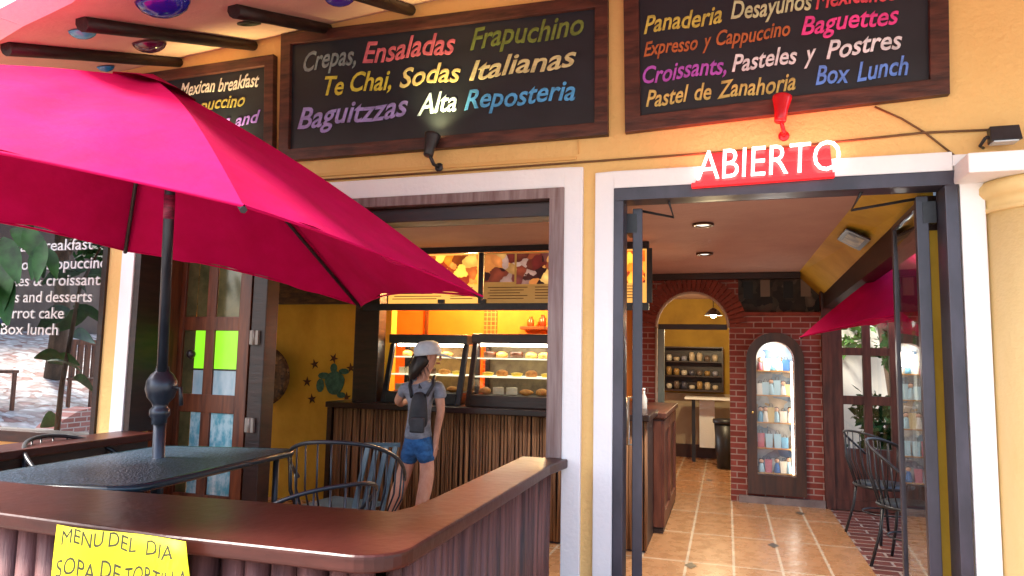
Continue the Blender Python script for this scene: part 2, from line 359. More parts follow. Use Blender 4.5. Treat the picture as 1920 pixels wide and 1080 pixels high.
# door frame
df = MB(); df.box(DL, -.535, F-.035, F+.12, 0, 2.37); df.box(1.02, DR, F-.035, F+.12, 0, 2.37); df.box(DL, DR, F-.035, F+.12, 2.37, 2.44)
df.build('door_frame', DKFRAME, cafe, .005)
def leaf(h, far, closer_dx):
    h = Vector(h); far = Vector(far); u = (far-h).normalized()
    d = MB(); d.bar((h.x, h.y, .01), (h.x, h.y, 2.35), .055, .05, u); d.bar((far.x, far.y, .02), (far.x, far.y, 2.33), .03, .05, u)
    d.bar(Vector((h.x, h.y, .06))+u*.03, Vector((far.x, far.y, .06))-u*.02, .03, .1); d.bar(Vector((h.x, h.y, 2.32))+u*.03, Vector((far.x, far.y, 2.32))-u*.02, .03, .03)
    dr = d.build('glass_door', DKFRAME, cafe, .004)
    a, b = h+u*.03, far-u*.02; n = Vector((-u.y, u.x, 0))*.003
    MB().hexa([Vector((a.x, a.y, .11))-n, Vector((a.x, a.y, .11))+n, Vector((a.x, a.y, 2.3))+n, Vector((a.x, a.y, 2.3))-n],
              [Vector((b.x, b.y, .11))-n, Vector((b.x, b.y, .11))+n, Vector((b.x, b.y, 2.3))+n, Vector((b.x, b.y, 2.3))-n]).build('glass_pane', DOORG, dr)
    c = MB(); s = 1 if closer_dx > 0 else -1
    c.box(h.x-.03-s*.03, h.x+.03-s*.03, h.y-.03, h.y+.14, 2.21, 2.32); c.tube([(h.x, h.y, 2.345), (h.x+closer_dx, h.y+.02, 2.30), (h.x+closer_dx*.9, h.y-.09, 2.37)], .008, 6)
    c.build('door_closer', BLACK, dr)
    k = MB(); q = a.lerp(b, .88); mm = Vector((-u.y, u.x, 0))*(.05*s)
    k.tube([Vector((q.x, q.y, .95)), Vector((q.x, q.y, .95))+mm, Vector((q.x, q.y, 1.25))+mm, Vector((q.x, q.y, 1.25))], .01, 8).build('handle', mat('brushed_steel', (.5, .5, .5), rough=.3, metal=1), dr)
leaf((-.478, 3.93, 0), (-.575, 4.66, 0), .2)
leaf((.955, 3.93, 0), (.985, 4.66, 0), -.32)
# electric cable along the front
cb = MB(); cb.tube([PY(596, 338, F-.012), PY(850, 321, F-.012), PY(1091, 304, F-.012), PY(1300, 289, F-.012), PY(1500, 273, F-.012), PY(1730, 249, F-.012), PY(1860, 243, F-.012)], .006, 6)
cb.tube([PY(1640, 200, F-.01), PY(1690, 222, F-.01), PY(1735, 249, F-.01), PY(1790, 292, F-.01)], .005, 6)
tag(cb.build('wall_cable', mat('cable_sheath', '6a4a2a', rough=.6)), 'thin cable running along the ochre wall under the chalkboards', 'cable')
# sloping eave with rafters and coloured glass domes
def SP(px, py, dz=0):   # sight line to the sloping soffit
    r = ray(px, py); k = (3.60+dz-.36*F+.08*3.06-CAM.z)/(r.z-.36*r.y-.08*r.x); return CAM+r*k
inner = [SP(0, 66), SP(45, 38), SP(95, 14), SP(135, -6)]
outer = [SP(-10, 30), SP(40, -4)]
e0 = inner[-1]; yb = 1.75
EP = lambda x, y: Vector((x, y, SZ(x, y)))
edge = [EP(-7.2, F), EP(-7.2, inner[0].y+.75), EP(inner[0].x-.9, inner[0].y+.42)]+inner+[EP(-1.9, yb+.1), EP(-.4, yb), EP(4, yb), EP(4, F)]
ev = MB().prism(edge, (0, 0, .1)).build('eave', SOFF, cafe)
fs = MB(); pts = edge[1:-1]
for i in range(len(pts)-1):
    a, b = pts[i], pts[i+1]; d = (b-a); n = Vector((d.y, -d.x, 0)).normalized()*.14
    fs.hexa([a+Vector((0, 0, -.03)), a+n+Vector((0, 0, -.03)), a+n+Vector((0, 0, .2)), a+Vector((0, 0, .2))], [b+Vector((0, 0, -.03)), b+n+Vector((0, 0, -.03)), b+n+Vector((0, 0, .2)), b+Vector((0, 0, .2))])
fs.build('fascia', WHITE, ev)
for (ax, ay), (bx, by) in (((475, 80), (155, 22)), ((335, 115), (10, 102)), ((615, 38), (440, -8)), ((770, 14), (600, -40))):
    A = PY(ax, ay, F-.01); B = PX(bx, by, A.x); d = B-A
    y1 = B.y; A = EP(A.x, F-.005)-Vector((0, 0, .03)); B = EP(A.x, y1)-Vector((0, 0, .03))
    MB().tube([A, A.lerp(B, .33), A.lerp(B, .66), B], [.034, .039, .037, .041], 10).build('rafter', mat('black_brown_beam', '140807', '2a1410', (20, 3, 20), .5, .3), ev)
GEM = [((305, 2), .135, '1a1a9a'), ((155, 58), .075, '4ab8d8'), ((280, 80), .105, '4a1838'), ((198, 125), .06, '1a78b8'), ((637, -6), .09, '3a2a9a'), ((520, -40), .1, 'a03a2a')]
for (p, r, c) in GEM:
    q = SP(*p, -.004); nrm = Vector((0, .339, -.941))
    MB().lathe(q, [(r, 0), (r*.97, r*.12), (r*.8, r*.34), (r*.5, r*.5), (r*.2, r*.57), (.001, r*.585)], 24, nrm, .86).build('glass_dome', mat('glass_dome_'+c, c, rough=.07, spec=.9), ev)
q = SP(467, 43, -.004); MB().lathe(q, [(.07, 0), (.068, .008), (.05, .012), (.045, .004), (.001, .004)], 20, (0, .339, -.941)).build('vent', mat('green_black_vent', '1c2414', '33381f', (20, 20, 20), .6), ev)

# ------------------------------------------------------------------ round column at the right
col = thing('round_column', 'stout round ochre column with ringed capital right of the doors', 'column', (1.43, F+.02, -.1))
c = Vector((1.43, F+.02, -.1)); rr = .235; ct_ = ZC0+.1
MB().lathe(c, [(rr+.04, 0), (rr+.04, .18), (rr, .22), (rr, 1.2), (rr-.003, ct_-.15)], 48).build('shaft', COLM, col)
MB().lathe(c, [(rr, ct_-.149), (rr+.012, ct_-.146), (rr+.014, ct_-.13), (rr+.004, ct_-.125), (rr+.004, ct_-.085), (rr+.02, ct_-.08), (rr+.036, ct_-.06), (rr+.036, ct_-.03), (rr+.022, ct_-.012), (rr+.016, ct_-.001)], 48).build('capital', COLM, col)

# ------------------------------------------------------------------ chalkboard signs
def sign(name_label, tl, tr, br, bl, fw_, lines, dep=.05):
    tl, tr, br, bl = [Vector(p) for p in (tl, tr, br, bl)]
    root = thing('chalkboard_sign', name_label, 'sign', (bl.x, F, bl.z), 'chalkboard signs above the openings')
    lp = lambda a, b, d: a+(b-a).normalized()*d
    itl = tl+(tr-tl).normalized()*fw_+(bl-tl).normalized()*fw_; itr = tr+(tl-tr).normalized()*fw_+(br-tr).normalized()*fw_
    ibr = br+(bl-br).normalized()*fw_+(tr-br).normalized()*fw_; ibl = bl+(br-bl).normalized()*fw_+(tl-bl).normalized()*fw_
    fr = MB(); y0, y1 = F-dep, F-.002
    def piece(a, b, c_, d_):
        fr.prism([Vector((p.x, y0, p.z)) for p in (a, b, c_, d_)], (0, y1-y0, 0))
    for q in ((tl, tr, itr, itl), (tr, br, ibr, itr), (br, bl, ibl, ibr), (bl, tl, itl, ibl)): piece(*q)
    fr.build('frame', SIGNW, root, .004)
    e = .004
    bd = MB().prism([Vector((p.x, F-.024, p.z)) for p in (itl, itr, ibr, ibl)], (0, .02, 0)).build('board', BOARD, root)
    for (body, a, b, h, c_) in lines:
        p0, p1 = PY(*a, F-.0245), PY(*b, F-.0245)
        hm = h*((p0-CAM).length)/FPX*.93
        text_mesh(body, p0, p1, (0, 0, 1), hm, mat('chalk_'+c_, c_, tuple(x*.55 for x in hx(c_)), (11, 11, 24), .85, detail=8, lo=.42, hi=.75), bd, .28, .02, .004, wob=.05)
    return root
sign('long chalkboard in brown frame reading Crepas, Ensaladas, above the serving window', PY(535, 70, F), PY(1142, -5, F), PY(1142, 257, F), PY(530, 306, F), .075, [
    ('Crepas,', (569, 134), (668, 119), 36, '8a9a98'), ('Ensaladas', (680, 119), (854, 98), 40, 'd06a78'), ('Frapuchino', (882, 92), (1095, 66), 41, '6f8038'),
    ('Te Chai,', (608, 180), (734, 165), 36, 'd8cf4a'), ('Sodas', (749, 163), (864, 151), 37, 'e0d288'), ('Italianas', (880, 150), (1081, 124), 38, 'd8d29a'),
    ('Baguitzzas', (558, 241), (765, 218), 40, 'a59be0'), ('Alta', (782, 216), (857, 208), 40, 'bfe0f0'), ('Reposteria', (871, 206), (1079, 186), 38, '58b0f0')])
sign('dark chalkboard reading Panaderia and Box Lunch, over the doorway', PY(1170, -75, F), PY(1772, -120, F), PY(1776, 182, F), PY(1174, 253, F), .085, [
    ('Panaderia', (1207, 63), (1354, 43), 33, 'cdbf58'), ('Desayunos', (1370, 37), (1523, 18), 33, 'c8cfa0'), ('Mexicanos', (1529, 16), (1682, -2), 33, 'd84a58'),
    ('Expresso y Cappuccino', (1207, 106), (1482, 67), 27, 'b8683a'), ('Baguettes', (1502, 65), (1686, 43), 33, 'f0489a'),
    ('Croissants,', (1205, 157), (1362, 136), 33, 'b45ac8'), ('Pasteles y', (1372, 134), (1531, 114), 32, 'eeeef4'), ('Postres', (1549, 110), (1692, 90), 33, 'eaeaf2'),
    ('Pastel de Zanahoria', (1211, 200), (1492, 169), 32, 'd8c070'), ('Box Lunch', (1529, 161), (1704, 140), 34, '6a96ee')])
sign('small chalkboard reading Mexican breakfast, partly hidden behind the pink umbrella', PY(215, 152, F), PY(521, 107, F), PY(519, 308, F), PY(215, 325, F), .07, [
    ('Mexican breakfast', (338, 180), (486, 162), 23, 'e8e4d8'), ('Cappuccino', (335, 214), (460, 197), 22, 'a89a50'), ('Cakes and', (360, 247), (488, 230), 22, '8a6ad0')])

# ------------------------------------------------------------------ lamps on the front
def spot(px, py, label, body, lens, e):
    q = PY(px, py, F-.11)
    r = thing('sign_spotlight', label, 'spotlight', q, 'spotlights under the chalkboards')
    ax = Vector((.1, .2, .97))
    MB().lathe(q+Vector((0, 0, -.02)), [(.026, -.05), (.03, -.045), (.032, .01), (.046, .075), (.05, .09), (.047, .092), (.042, .08)], 18, ax).build('housing', body, r)
    MB().lathe(q+Vector((0, 0, -.02))+ax.normalized()*.081, [(.04, 0), (.03, .004), (.001, .006)], 16, ax).build('lens', lens, r)
    MB().tube([q+Vector((0, 0, -.06)), q+Vector((.015, .03, -.11)), q+Vector((.02, .1, -.11))], .011, 8).sphere(q+Vector((.02, .1, -.11)), .028, .012, .028).build('bracket', body, r)
    if e:
        l = bpy.data.lights.new('spot', 'SPOT'); l.energy = e; l.color = (1, .78, .3); l.spot_size = R(115); l.spot_blend = 1; l.shadow_soft_size = .03
        o = bpy.data.objects.new('spot_light', l); COL.objects.link(o); o.parent = r; o.location = Vector((.01, -.01, .075)); o.rotation_euler = ax.to_track_quat('-Z', 'Y').to_euler()
WARM = emis('warm_lamp', (1, .8, .35), 5)
spot(806, 272, 'black spotlight shining up the board that reads Crepas', BLACK, WARM, 6)
spot(1464, 205, 'spotlight with red lit housing above the ABIERTO sign', mat('neon_lit_red', (.55, .01, .02), rough=.2), mat('lamp_lens', (.5, .45, .45), rough=.1), 0)  # red glow of the neon put into the black housing's colour
spot(395, 330, 'spotlight behind the pink umbrella lighting the Mexican breakfast board', BLACK, WARM, 11)
fl = thing('floodlight', 'small black floodlight at the end of the wall cable, above the column', 'floodlight', PY(1880, 256, F-.07))
q = fl.location.copy(); MB().hexa([q+Vector((-.065, -.05, -.03)), q+Vector((.065, -.05, -.03)), q+Vector((.06, -.03, .045)), q+Vector((-.06, -.03, .045))], [q+Vector((-.055, .03, -.03)), q+Vector((.055, .03, -.03)), q+Vector((.055, .03, .045)), q+Vector((-.055, .03, .045))]).build('housing', BLACK, fl, .004)
MB().box(q.x-.05, q.x+.05, q.y-.045, q.y+.02, q.z-.036, q.z-.0305).build('lens', mat('frosted_lens', (.7, .75, .78), rough=.2), fl)
MB().tube([q+Vector((-.07, .0, .0)), q+Vector((-.085, .03, -.03)), q+Vector((-.06, .07, -.03))], .008, 6).tube([q+Vector((-.07, 0, 0)), q+Vector((-.05, 0, 0))], .009, 6).build('bracket', BLACK, fl)

# neon sign
ns = thing('neon_sign', 'white glowing ABIERTO sign on red backing above the doorway', 'neon sign', PY(1305, 345, F-.04))
a, b, c_, d_ = PY(1345, 287, F-.045), PY(1562, 270, F-.045), PY(1562, 328, F-.045), PY(1302, 344, F-.045)
a = PY(1318, 292, F-.045)
MB().prism([PY(1332, 288, F-.04), PY(1556, 272, F-.04), PY(1562, 330, F-.04), PY(1300, 348, F-.04)], (0, .03, 0)).build('backing', mat('red_acrylic', (.7, .008, .01), rough=.25, emit=(1, .01, .012), es=.35), ns)
p0, p1 = PY(1297, 349, F-.05), PY(1564, 329, F-.05)
MB().bar(p0, p1, .05, .022).build('base_strip', mat('red_strip', (.65, .006, .01), rough=.3, emit=(1, .01, .012), es=.3), ns)
NEON = emis('neon_white', (1, .86, .82), 1.2)
lt = text_mesh('ABIERTO', PY(1306, 338, F-.075), PY(1577, 318, F-.075), (0, 0, 1), .158, NEON, ns, .06, -.004, 0)
l = bpy.data.lights.new('neon_glow', 'AREA'); l.shape = 'RECTANGLE'; l.size = .75; l.size_y = .12; l.energy = 1.1; l.color = (1, .06, .05)
o = bpy.data.objects.new('neon_light', l); COL.objects.link(o); o.parent = ns; q = PY(1440, 300, F-.03)-ns.location; o.location = q+Vector((0, -.06, 0)); o.rotation_euler = (R(90+70), 0, 0)

# ------------------------------------------------------------------ low log wall round the terrace
low = thing('low_terrace_wall', 'low log-clad terrace wall with a wide varnished brown rail', 'low wall', (-2.2, 1.95, -.1))
ZR = .95
xo, xi = -.865, -1.09       # right arm outer and inner edges
yf, yk = 1.74, 2.24
def arc(cx, cy, r, a0, a1, n): return [(cx+r*math.cos(R(a0+(a1-a0)*i/n)), cy+r*math.sin(R(a0+(a1-a0)*i/n))) for i in range(n+1)]
outl = [(-.83, F-.035), (xo, F-.3)]+arc(xo-.14, yf+.14, .14, 0, -90, 8)+[(-1.6, yf-.015), (-2.45, yf+.02), (-4.0, yf+.1)]
inl = [(-4.0, yk-.04), (-2.7, yk-.08), (-1.5, yk)]+[(-1.13, yk+.03), (xi-.01, yk+.12), (xi, yk+.3)]+[(xi, F-.035)]
poly = [Vector((x, y, ZR-.05)) for x, y in outl+inl]
MB().prism(poly, (0, 0, .05)).build('rail_cap', RAIL, low, .012, 3)
MB().prism([Vector((x, y, ZR-.05)) for x, y in ((-3.62, yk-.03), (-3.62, F-.035), (-3.9, F-.035), (-3.9, yk-.03))], (0, 0, .05)).build('side_rail_cap', RAIL, low, .01)
lg = MB(); x = xo-.1; rn = random.Random(3)
while x > -3.9:
    r = rn.uniform(.034, .052); x -= r; y = yf+.1+rn.uniform(-.01, .01)+max(0, (-1.6-x))*.045
    lg.tube([(x, y, -.1), (x+rn.uniform(-.008, .008), y+rn.uniform(-.006, .006), .4), (x, y, ZR-.052)], [r, r*rn.uniform(.9, 1.05), r*.97], 12); x -= r*rn.uniform(.98, 1.16)
lg.build('front_log_cladding', LOG, low)
lg = MB(); y = yf+.16
while y < F-.08:
    r = rn.uniform(.022, .034); y += r; x0 = xo-.075+rn.uniform(-.006, .006)
    lg.tube([(x0, y, -.1), (x0+rn.uniform(-.005, .005), y+rn.uniform(-.008, .008), .4), (x0, y, ZR-.052)], [r, r*.95, r], 8); y += r*rn.uniform(.9, 1.12)
MB_R = lg.build('side_log_cladding', mat('stained_stake', '2a1414', '86564e', (26, 26, 1.1), .5, .6, lo=.33, hi=.7, detail=8), low)
cr = MB(); cr.box(-3.9, xo-.17, yf+.16, yk-.12, -.1, ZR-.052); cr.box(xi+.03, xo-.11, yk-.12, F-.04, -.1, ZR-.052); cr.box(-3.88, -3.68, yk-.1, F-.04, -.1, ZR-.052)
cr.build('core', DKWOOD, low)
# hand-written yellow menu sheet
mp_ = thing('menu_poster', 'bright yellow handwritten MENU DEL DIA sheet on the log wall', 'poster', PY(110, 985, 1.70))
tl, tr_, = PY(109, 983, 1.745), PY(353, 1014, 1.70)
bl, br_ = PY(96, 1180, 1.735), PY(378, 1220, 1.69)
gq = [[tl.lerp(tr_, u/8).lerp(bl.lerp(br_, u/8), v/6)+Vector((0, -.008*math.sin(u*.9+v*.5)-.004, 0)) for u in range(9)] for v in range(7)]
mb = MB(); vs = [p for row in gq for p in row]; fs_ = [(v*9+u, v*9+u+1, v*9+u+10, v*9+u+9) for v in range(6) for u in range(8)]
mb.add(vs, fs_, True); ys = MB(); ys.add(vs, fs_, True)
pp = mb.build('paper', mat('fluorescent_yellow_card', (.85, .78, .01), (.8, .70, .008), (5, 5, 5), .6), mp_)
sd = pp.modifiers.new('thickness', 'SOLIDIFY'); sd.thickness = .0012
INK = mat('black_marker', (.03, .028, .01), rough=.6)
def hand(body, a, b, h):
    p0, p1 = PY(*a, 1.70), PY(*b, 1.665); text_mesh(body, p0, p1, (0, 0, 1), h, INK, mp_, .05, .004, .006, wob=.14)
hand('MENU DEL', (118, 1018), (258, 1032), .042); hand('DIA', (276, 1042), (326, 1048), .042); hand('SOPA DE', (107, 1077), (228, 1090), .05); hand('TORTILLA', (236, 1090), (352, 1106), .046)

# ------------------------------------------------------------------ terrace table, umbrella, chairs
TZ = .93
tb = thing('patio_table', 'dark blue-black metal mesh table on the terrace under the pink umbrella', 'table', (-2.88, 3.0, -.03))
cs = [PZ(250, 912, TZ), PZ(558, 842, TZ), PZ(300, 836, TZ), PZ(-130, 876, TZ)]
cs[3] = cs[0]+(cs[2]-cs[1]); 
def rounded(poly, r, n=5):
    out = []; k = len(poly)
    for i in range(k):
        p, a, b = poly[i], poly[i-1], poly[(i+1) % k]
        u = (a-p).normalized()*r; v = (b-p).normalized()*r
        for j in range(n+1):
            t_ = j/n; out.append((p+u)*(1-t_)**2+p*2*t_*(1-t_)+(p+v)*t_**2)
    return out
tp = rounded(cs, .1)
tm = mat('blue_mesh_metal', (.012, .024, .042), (.05, .085, .13), (85, 85, 85), .38, .5, metal=.3, lo=.42, hi=.58, detail=1)
top = MB().prism([p-Vector((0, 0, .012)) for p in tp], (0, 0, .012)).build('tabletop', tm, tb)
cen = sum(tp, Vector())/len(tp)
rimp = [p+Vector((0, 0, -.016)) for p in tp]; rim = MB(); n = len(rimp)
rim.tube(rimp+[rimp[0]], .019, 8, False); rim.build('rim', mat('teal_black_rim', (.01, .028, .038), rough=.25), top)
for i in range(4):
    p = cs[i].lerp(cen, .16); q = cs[i].lerp(cen, .1)
    MB().tube([(p.x, p.y, TZ-.03), (p.x, p.y, .55), (q.x, q.y, .2), (q.x, q.y, -.03)], .017, 8).build('leg', BLACK, tb)
MB().tube([cs[0].lerp(cen, .14)+Vector((0, 0, -.5)), cs[2].lerp(cen, .14)+Vector((0, 0, -.5))], .01, 6).tube([cs[1].lerp(cen, .14)+Vector((0, 0, -.515)), cs[3].lerp(cen, .14)+Vector((0, 0, -.515))], .01, 6).build('stretcher', BLACK, tb)

PINK = mat('magenta_canvas', (.46, .0012, .06), (.53, .0016, .082), (5, 5, 5), .85, .3, trans=.01, bscale=7, spec=.1)
IRON = mat('gunmetal_pole', (.03, .035, .05), (.05, .058, .075), (9, 9, 3), .32, metal=.4)
def umbrella(label, apex, corners, base, sag, hubz, group):
    r = thing('patio_umbrella', label, 'umbrella', base, group)
    n = len(corners); NS, NT = 18, 22; mb = MB(); apex = Vector(apex); corners = [Vector(c) for c in corners]
    ctr = sum(corners, Vector())/n
    for i in range(n):
        a, b = corners[i], corners[(i+1) % n]; vs = []
        for s_ in range(NS+1):
            t1 = s_/NS
            for k in range(NT+1):
                u = k/NT; rim_ = a.lerp(b, u)
                mid = 4*u*(1-u)
                rim_ = rim_.lerp(ctr, .065*mid); rim_ += Vector((0, 0, sag*.35*mid))
                p = apex.lerp(rim_, t1)
                p.z -= sag*mid*t1*(1-t1)*1.6+(-.10)*math.sin(math.pi*t1)*.6
                p.z += (.012*math.sin(11*u+5*t1+i*1.7)+.008*math.sin(23*u-9*t1+i))*mid*t1*t1
                vs.append(p)
        fs2 = [(s_*(NT+1)+k, s_*(NT+1)+k+1, (s_+1)*(NT+1)+k+1, (s_+1)*(NT+1)+k) for s_ in range(NS) for k in range(NT)]
        mb.add(vs, fs2, True)
    cn = mb.build('canopy', PINK, r, fix=False)
    hm = MB()    # stitched hem and pocket at each corner
    for i in range(n):
        a, b = corners[i], corners[(i+1) % n]
        hm.tube([a.lerp(b, u).lerp(ctr, .065*4*u*(1-u))+Vector((0, 0, sag*.35*4*u*(1-u))) for u in [k/10 for k in range(11)]], .006, 5, False)
    hm.build('hem', PINK, cn)
    # vent cap
    vc = MB(); vr = .3
    for i in range(n):
        a = apex.lerp(corners[i], .13); b = apex.lerp(corners[(i+1) % n], .13); t_ = apex+Vector((0, 0, .022))
        a = a+Vector((0, 0, .035)); b = b+Vector((0, 0, .035)); mdl = a.lerp(b, .5)+Vector((0, 0, .012))
        vc.add([t_, a, mdl, b], [(0, 1, 2), (0, 2, 3)], False)
    vc.build('vent_cap', PINK, cn)
    for c in corners:
        MB().tube([apex.lerp(c, .05)-Vector((0, 0, .02)), apex.lerp(c, .5)+Vector((0, 0, .028)), c+Vector((0, 0, -.012))], .011, 6).build('rib', BLACK, r)
    axis = (apex-ctr).normalized(); hub = apex-axis*hubz
    for c in corners:
        MB().tube([hub, apex.lerp(c, .5)+Vector((0, 0, .02))], .008, 6).build('strut', BLACK, r)
    return r, hub
PB = PZ(297, 858, TZ); PT = PY(318, 372, PB.y-.2)
AP = PY(287, 147, 2.66)
A_, B_, C_, D_ = PY(457, 386, 1.64), PY(905, 556, 3.24), PY(676, 574, 4.17), PY(235, 470, 3.27)
F_ = Vector((-2.80, .93, 2.16)); E_ = Vector((-4.0, 1.94, 2.16))
um, hub = umbrella('large magenta pink umbrella standing through the metal terrace table', AP, [A_, B_, C_, D_, E_, F_], (PB.x, PB.y, -.03), .10, .5, 'pink umbrellas')
kx = PB.x+(PT.x-PB.x)*.25; z1 = PY(300, 725, PB.y).z; lean = (PT-PB)/(PT.z-PB.z)
pt = lambda z: PB+lean*(z-PB.z)
MB().tube([pt(.0), pt(z1-.05)], .031, 14).build('lower_pole', IRON, um)
MB().tube([pt(z1+.05), pt(PT.z), pt(2.75)], [.026, .026, .026], 14).build('pole', IRON, um)
MB().lathe(pt(z1), [(.036, -.19), (.038, -.16), (.05, -.145), (.05, -.115), (.036, -.1), (.042, -.08), (.066, -.05), (.078, -.01), (.074, .035), (.055, .068), (.036, .085), (.03, .11)], 22).build('crank_housing', IRON, um)
q = pt(z1); MB().tube([q+Vector((.07, 0, .0)), q+Vector((.115, .01, 0)), q+Vector((.125, .01, -.09))], .011, 8).build('crank_handle', BLACK, um)
MB().tube([pt(2.17), pt(2.29)], .0275, 12).build('pole_sticker', mat('pink_sticker', 'a8305a', '5a1a30', (20, 20, 60), .5), um)
MB().lathe(hub, [(.05, -.04), (.055, -.02), (.055, .03), (.03, .05)], 16).build('hub', BLACK, um)
MB().lathe((PB.x, PB.y, -.03), [(.26, 0), (.26, .05), (.1, .08), (.045, .16)], 24).build('base', BLACK, um)

CHM = mat('black_wrought_iron', (.016, .018, .022), (.03, .033, .04), (18, 18, 18), .35)
BLUEM = mat('blue_grey_enamel', (.05, .085, .11), (.09, .14, .17), (8, 8, 8), .3)
def wire_chair(label, loc, rz, m, sc=1, n=13, w=.29, top=.92, group='wrought iron chairs'):
    """barrel-backed spindle chair; local frame: sitter faces +Y, back at -Y"""
    r = thing('metal_chair', label, 'chair', (0, 0, 0), group)
    seat = MB().lathe((0, 0, .45), [(.0, -.012), (.235, -.012), (.245, 0), (.235, .012), (.0, .012)], 26).build('seat', m, r)
    bk = MB(); arcp = []
    for i in range(25):
        a = R(180+(-15)+(210)*i/24); s_ = (i-12)/12
        arcp.append(Vector((w*1.06*math.cos(a), w*1.02*math.sin(a), .68+(top-.68)*(1-abs(s_)**2.2))))
    bk.tube(arcp, .0105, 8)
    for i in range(n):
        t_ = (i+.5)/n; k = t_*24; j = int(k); p = arcp[j].lerp(arcp[min(j+1, 24)], k-j)
        a = math.atan2(p.y, p.x); q = Vector((.225*math.cos(a), .225*math.sin(a), .455))
        bk.tube([q, q.lerp(p, .5)+Vector((math.cos(a), math.sin(a), 0))*.03, p], .005, 6)
    bk.build('backrest', m, r)
    for i, (sx, sy) in enumerate(((1, 1), (-1, 1), (1, -1), (-1, -1))):
        MB().tube([(sx*.15, sy*.15, .44), (sx*.17, sy*.17, .25), (sx*.215, sy*.225, 0)], .012, 7).build('leg', m, r)
    MB().tube([(.17*math.cos(t_), .17*math.sin(t_), .22) for t_ in [i*math.pi/8 for i in range(17)]], .007, 6, False).build('stretcher', m, r)
    r.location = loc; r.rotation_euler = (0, 0, rz); r.scale = (sc,)*3
    return r
ch1 = wire_chair('black spindle-back chair right of the terrace table', (-2.2, 3.8, -.03), R(14), CHM, 1.12, 15)
ch2 = dup(ch1, (-1.95, 3.05, -.03), 'black spindle-back chair closest to the inner rail corner', R(62), scale=1.0)
for c in ch2.children: pass
q3 = PZ(95, 818, .985); ch3 = dup(ch1, (q3.x+.27, q3.y+.05, -.03), 'black spindle-back chair left of the table before the street window', R(-78), scale=1.1)

# slatted blue-grey chair behind, seen edge-on
bc = thing('slatted_chair', 'blue-grey slatted chair back beside the standing person', 'chair', PY(700, 930, 4.35))
o0 = Vector((bc.location.x, 4.35, 0))
sl_ = MB()
for i in range(4):
    x = o0.x-.07+i*.055; sl_.bar((x-.05, 4.3+i*.03, .42), (x+.01, 4.36+i*.03, .86), .034, .014, (0, 1, 0))
sl_.bar((o0.x-.09, 4.36, .87), (o0.x+.13, 4.47, .87), .02, .03); sl_.build('backrest', BLUEM, bc)
MB().hexa([Vector((o0.x-.5, 4.2, .43)), Vector((o0.x-.1, 4.15, .43)), Vector((o0.x-.1, 4.15, .455)), Vector((o0.x-.5, 4.2, .455))], [Vector((o0.x-.45, 4.6, .43)), Vector((o0.x-.03, 4.55, .43)), Vector((o0.x-.03, 4.55, .455)), Vector((o0.x-.45, 4.6, .455))]).build('seat', BLUEM, bc)
for (x, y) in ((-.46, 4.24), (-.12, 4.2), (-.42, 4.55), (-.07, 4.5)):
    MB().tube([(o0.x+x, y, .43), (o0.x+x, y, 0)], .014, 8).build('leg', CHM, bc)

# ------------------------------------------------------------------ room behind the serving opening
lw_ = thing('interior_wall', 'mustard yellow inner wall with a painted turtle and stars', 'wall', (-5, 6.3, 0))
MB().box(-7, -3.22, 6.3, 6.42, 0, 2.46).build('plaster', YELW, lw_)
MB().box(-7, -3.22, 6.24, 6.299, 2.0, 2.24).box(-7, -3.22, 6.1, 6.298, 2.24, 2.30).build('wall_plate', mat('rough_brown_beam', '2a1a0c', '5a4020', (9, 9, 30), .7, .4), lw_)
def star(px, py, r, m):
    q = PY(px, py, 6.297); pts = []
    for k in range(10):
        a = R(90+36*k+px); rr_ = r if k % 2 == 0 else r*.36; pts.append(q+Vector((rr_*math.cos(a), 0, rr_*math.sin(a))))
    MB().prism(pts, (0, -.005, 0)).build('painted_star', m, lw_)
for s_ in ((590, 683), (626, 672), (658, 690), (576, 716), (585, 748), (650, 745)): star(*s_, .055, mat('brown_mural_paint', '4a2a10', rough=.8))
q = PY(628, 718, 6.297); tm_ = MB(); tm_.prism([q+Vector((.11*math.cos(t_)*(1+.1*math.sin(3*t_)), 0, .12*math.sin(t_))) for t_ in [i*math.pi/9 for i in range(18)]], (0, -.012, 0))
for (dx, dz, ax, az) in ((-.13, .07, .07, .035), (-.17, -.03, .045, .07), (.1, .12, .06, .03), (-.02, .15, .04, .05), (.08, -.12, .05, .03)):
    tm_.prism([q+Vector((dx+ax*math.cos(t_), 0, dz+az*math.sin(t_))) for t_ in [i*math.pi/5 for i in range(10)]], (0, -.006, 0))
tm_.build('painted_turtle', mat('turtle_green_paint', '1c4a42', '3a6a58', (30, 30, 30), .7), lw_)
wd = MB(); q = PY(497, 705, 6.2); wd.lathe(q, [(.30, 0), (.31, .02), (.27, .035), (.24, .02), (.12, .035), (.05, .03), (.001, .03)], 30, (0, -1, 0))
tag(wd.build('woven_disc', cellmat('woven_straw', ['2a1c10', '6a4a26', '4a3018', '8a6a40'], 26)), 'round dark woven disc hanging on the mustard wall', 'wall hanging')
for (x0, x1, y0, y1, lab) in ((-3.26, -3.14, 4.2, 4.34, 'dark post carrying the hinges of the paned wooden door'), (-3.3, -3.05, 5.72, 5.86, 'black post standing at the left end of the stick-clad counter')):
    tag(MB().box(x0, x1, y0, y1, 0, 2.455).build('wooden_post', DKWOOD, None, .006), lab, 'post')
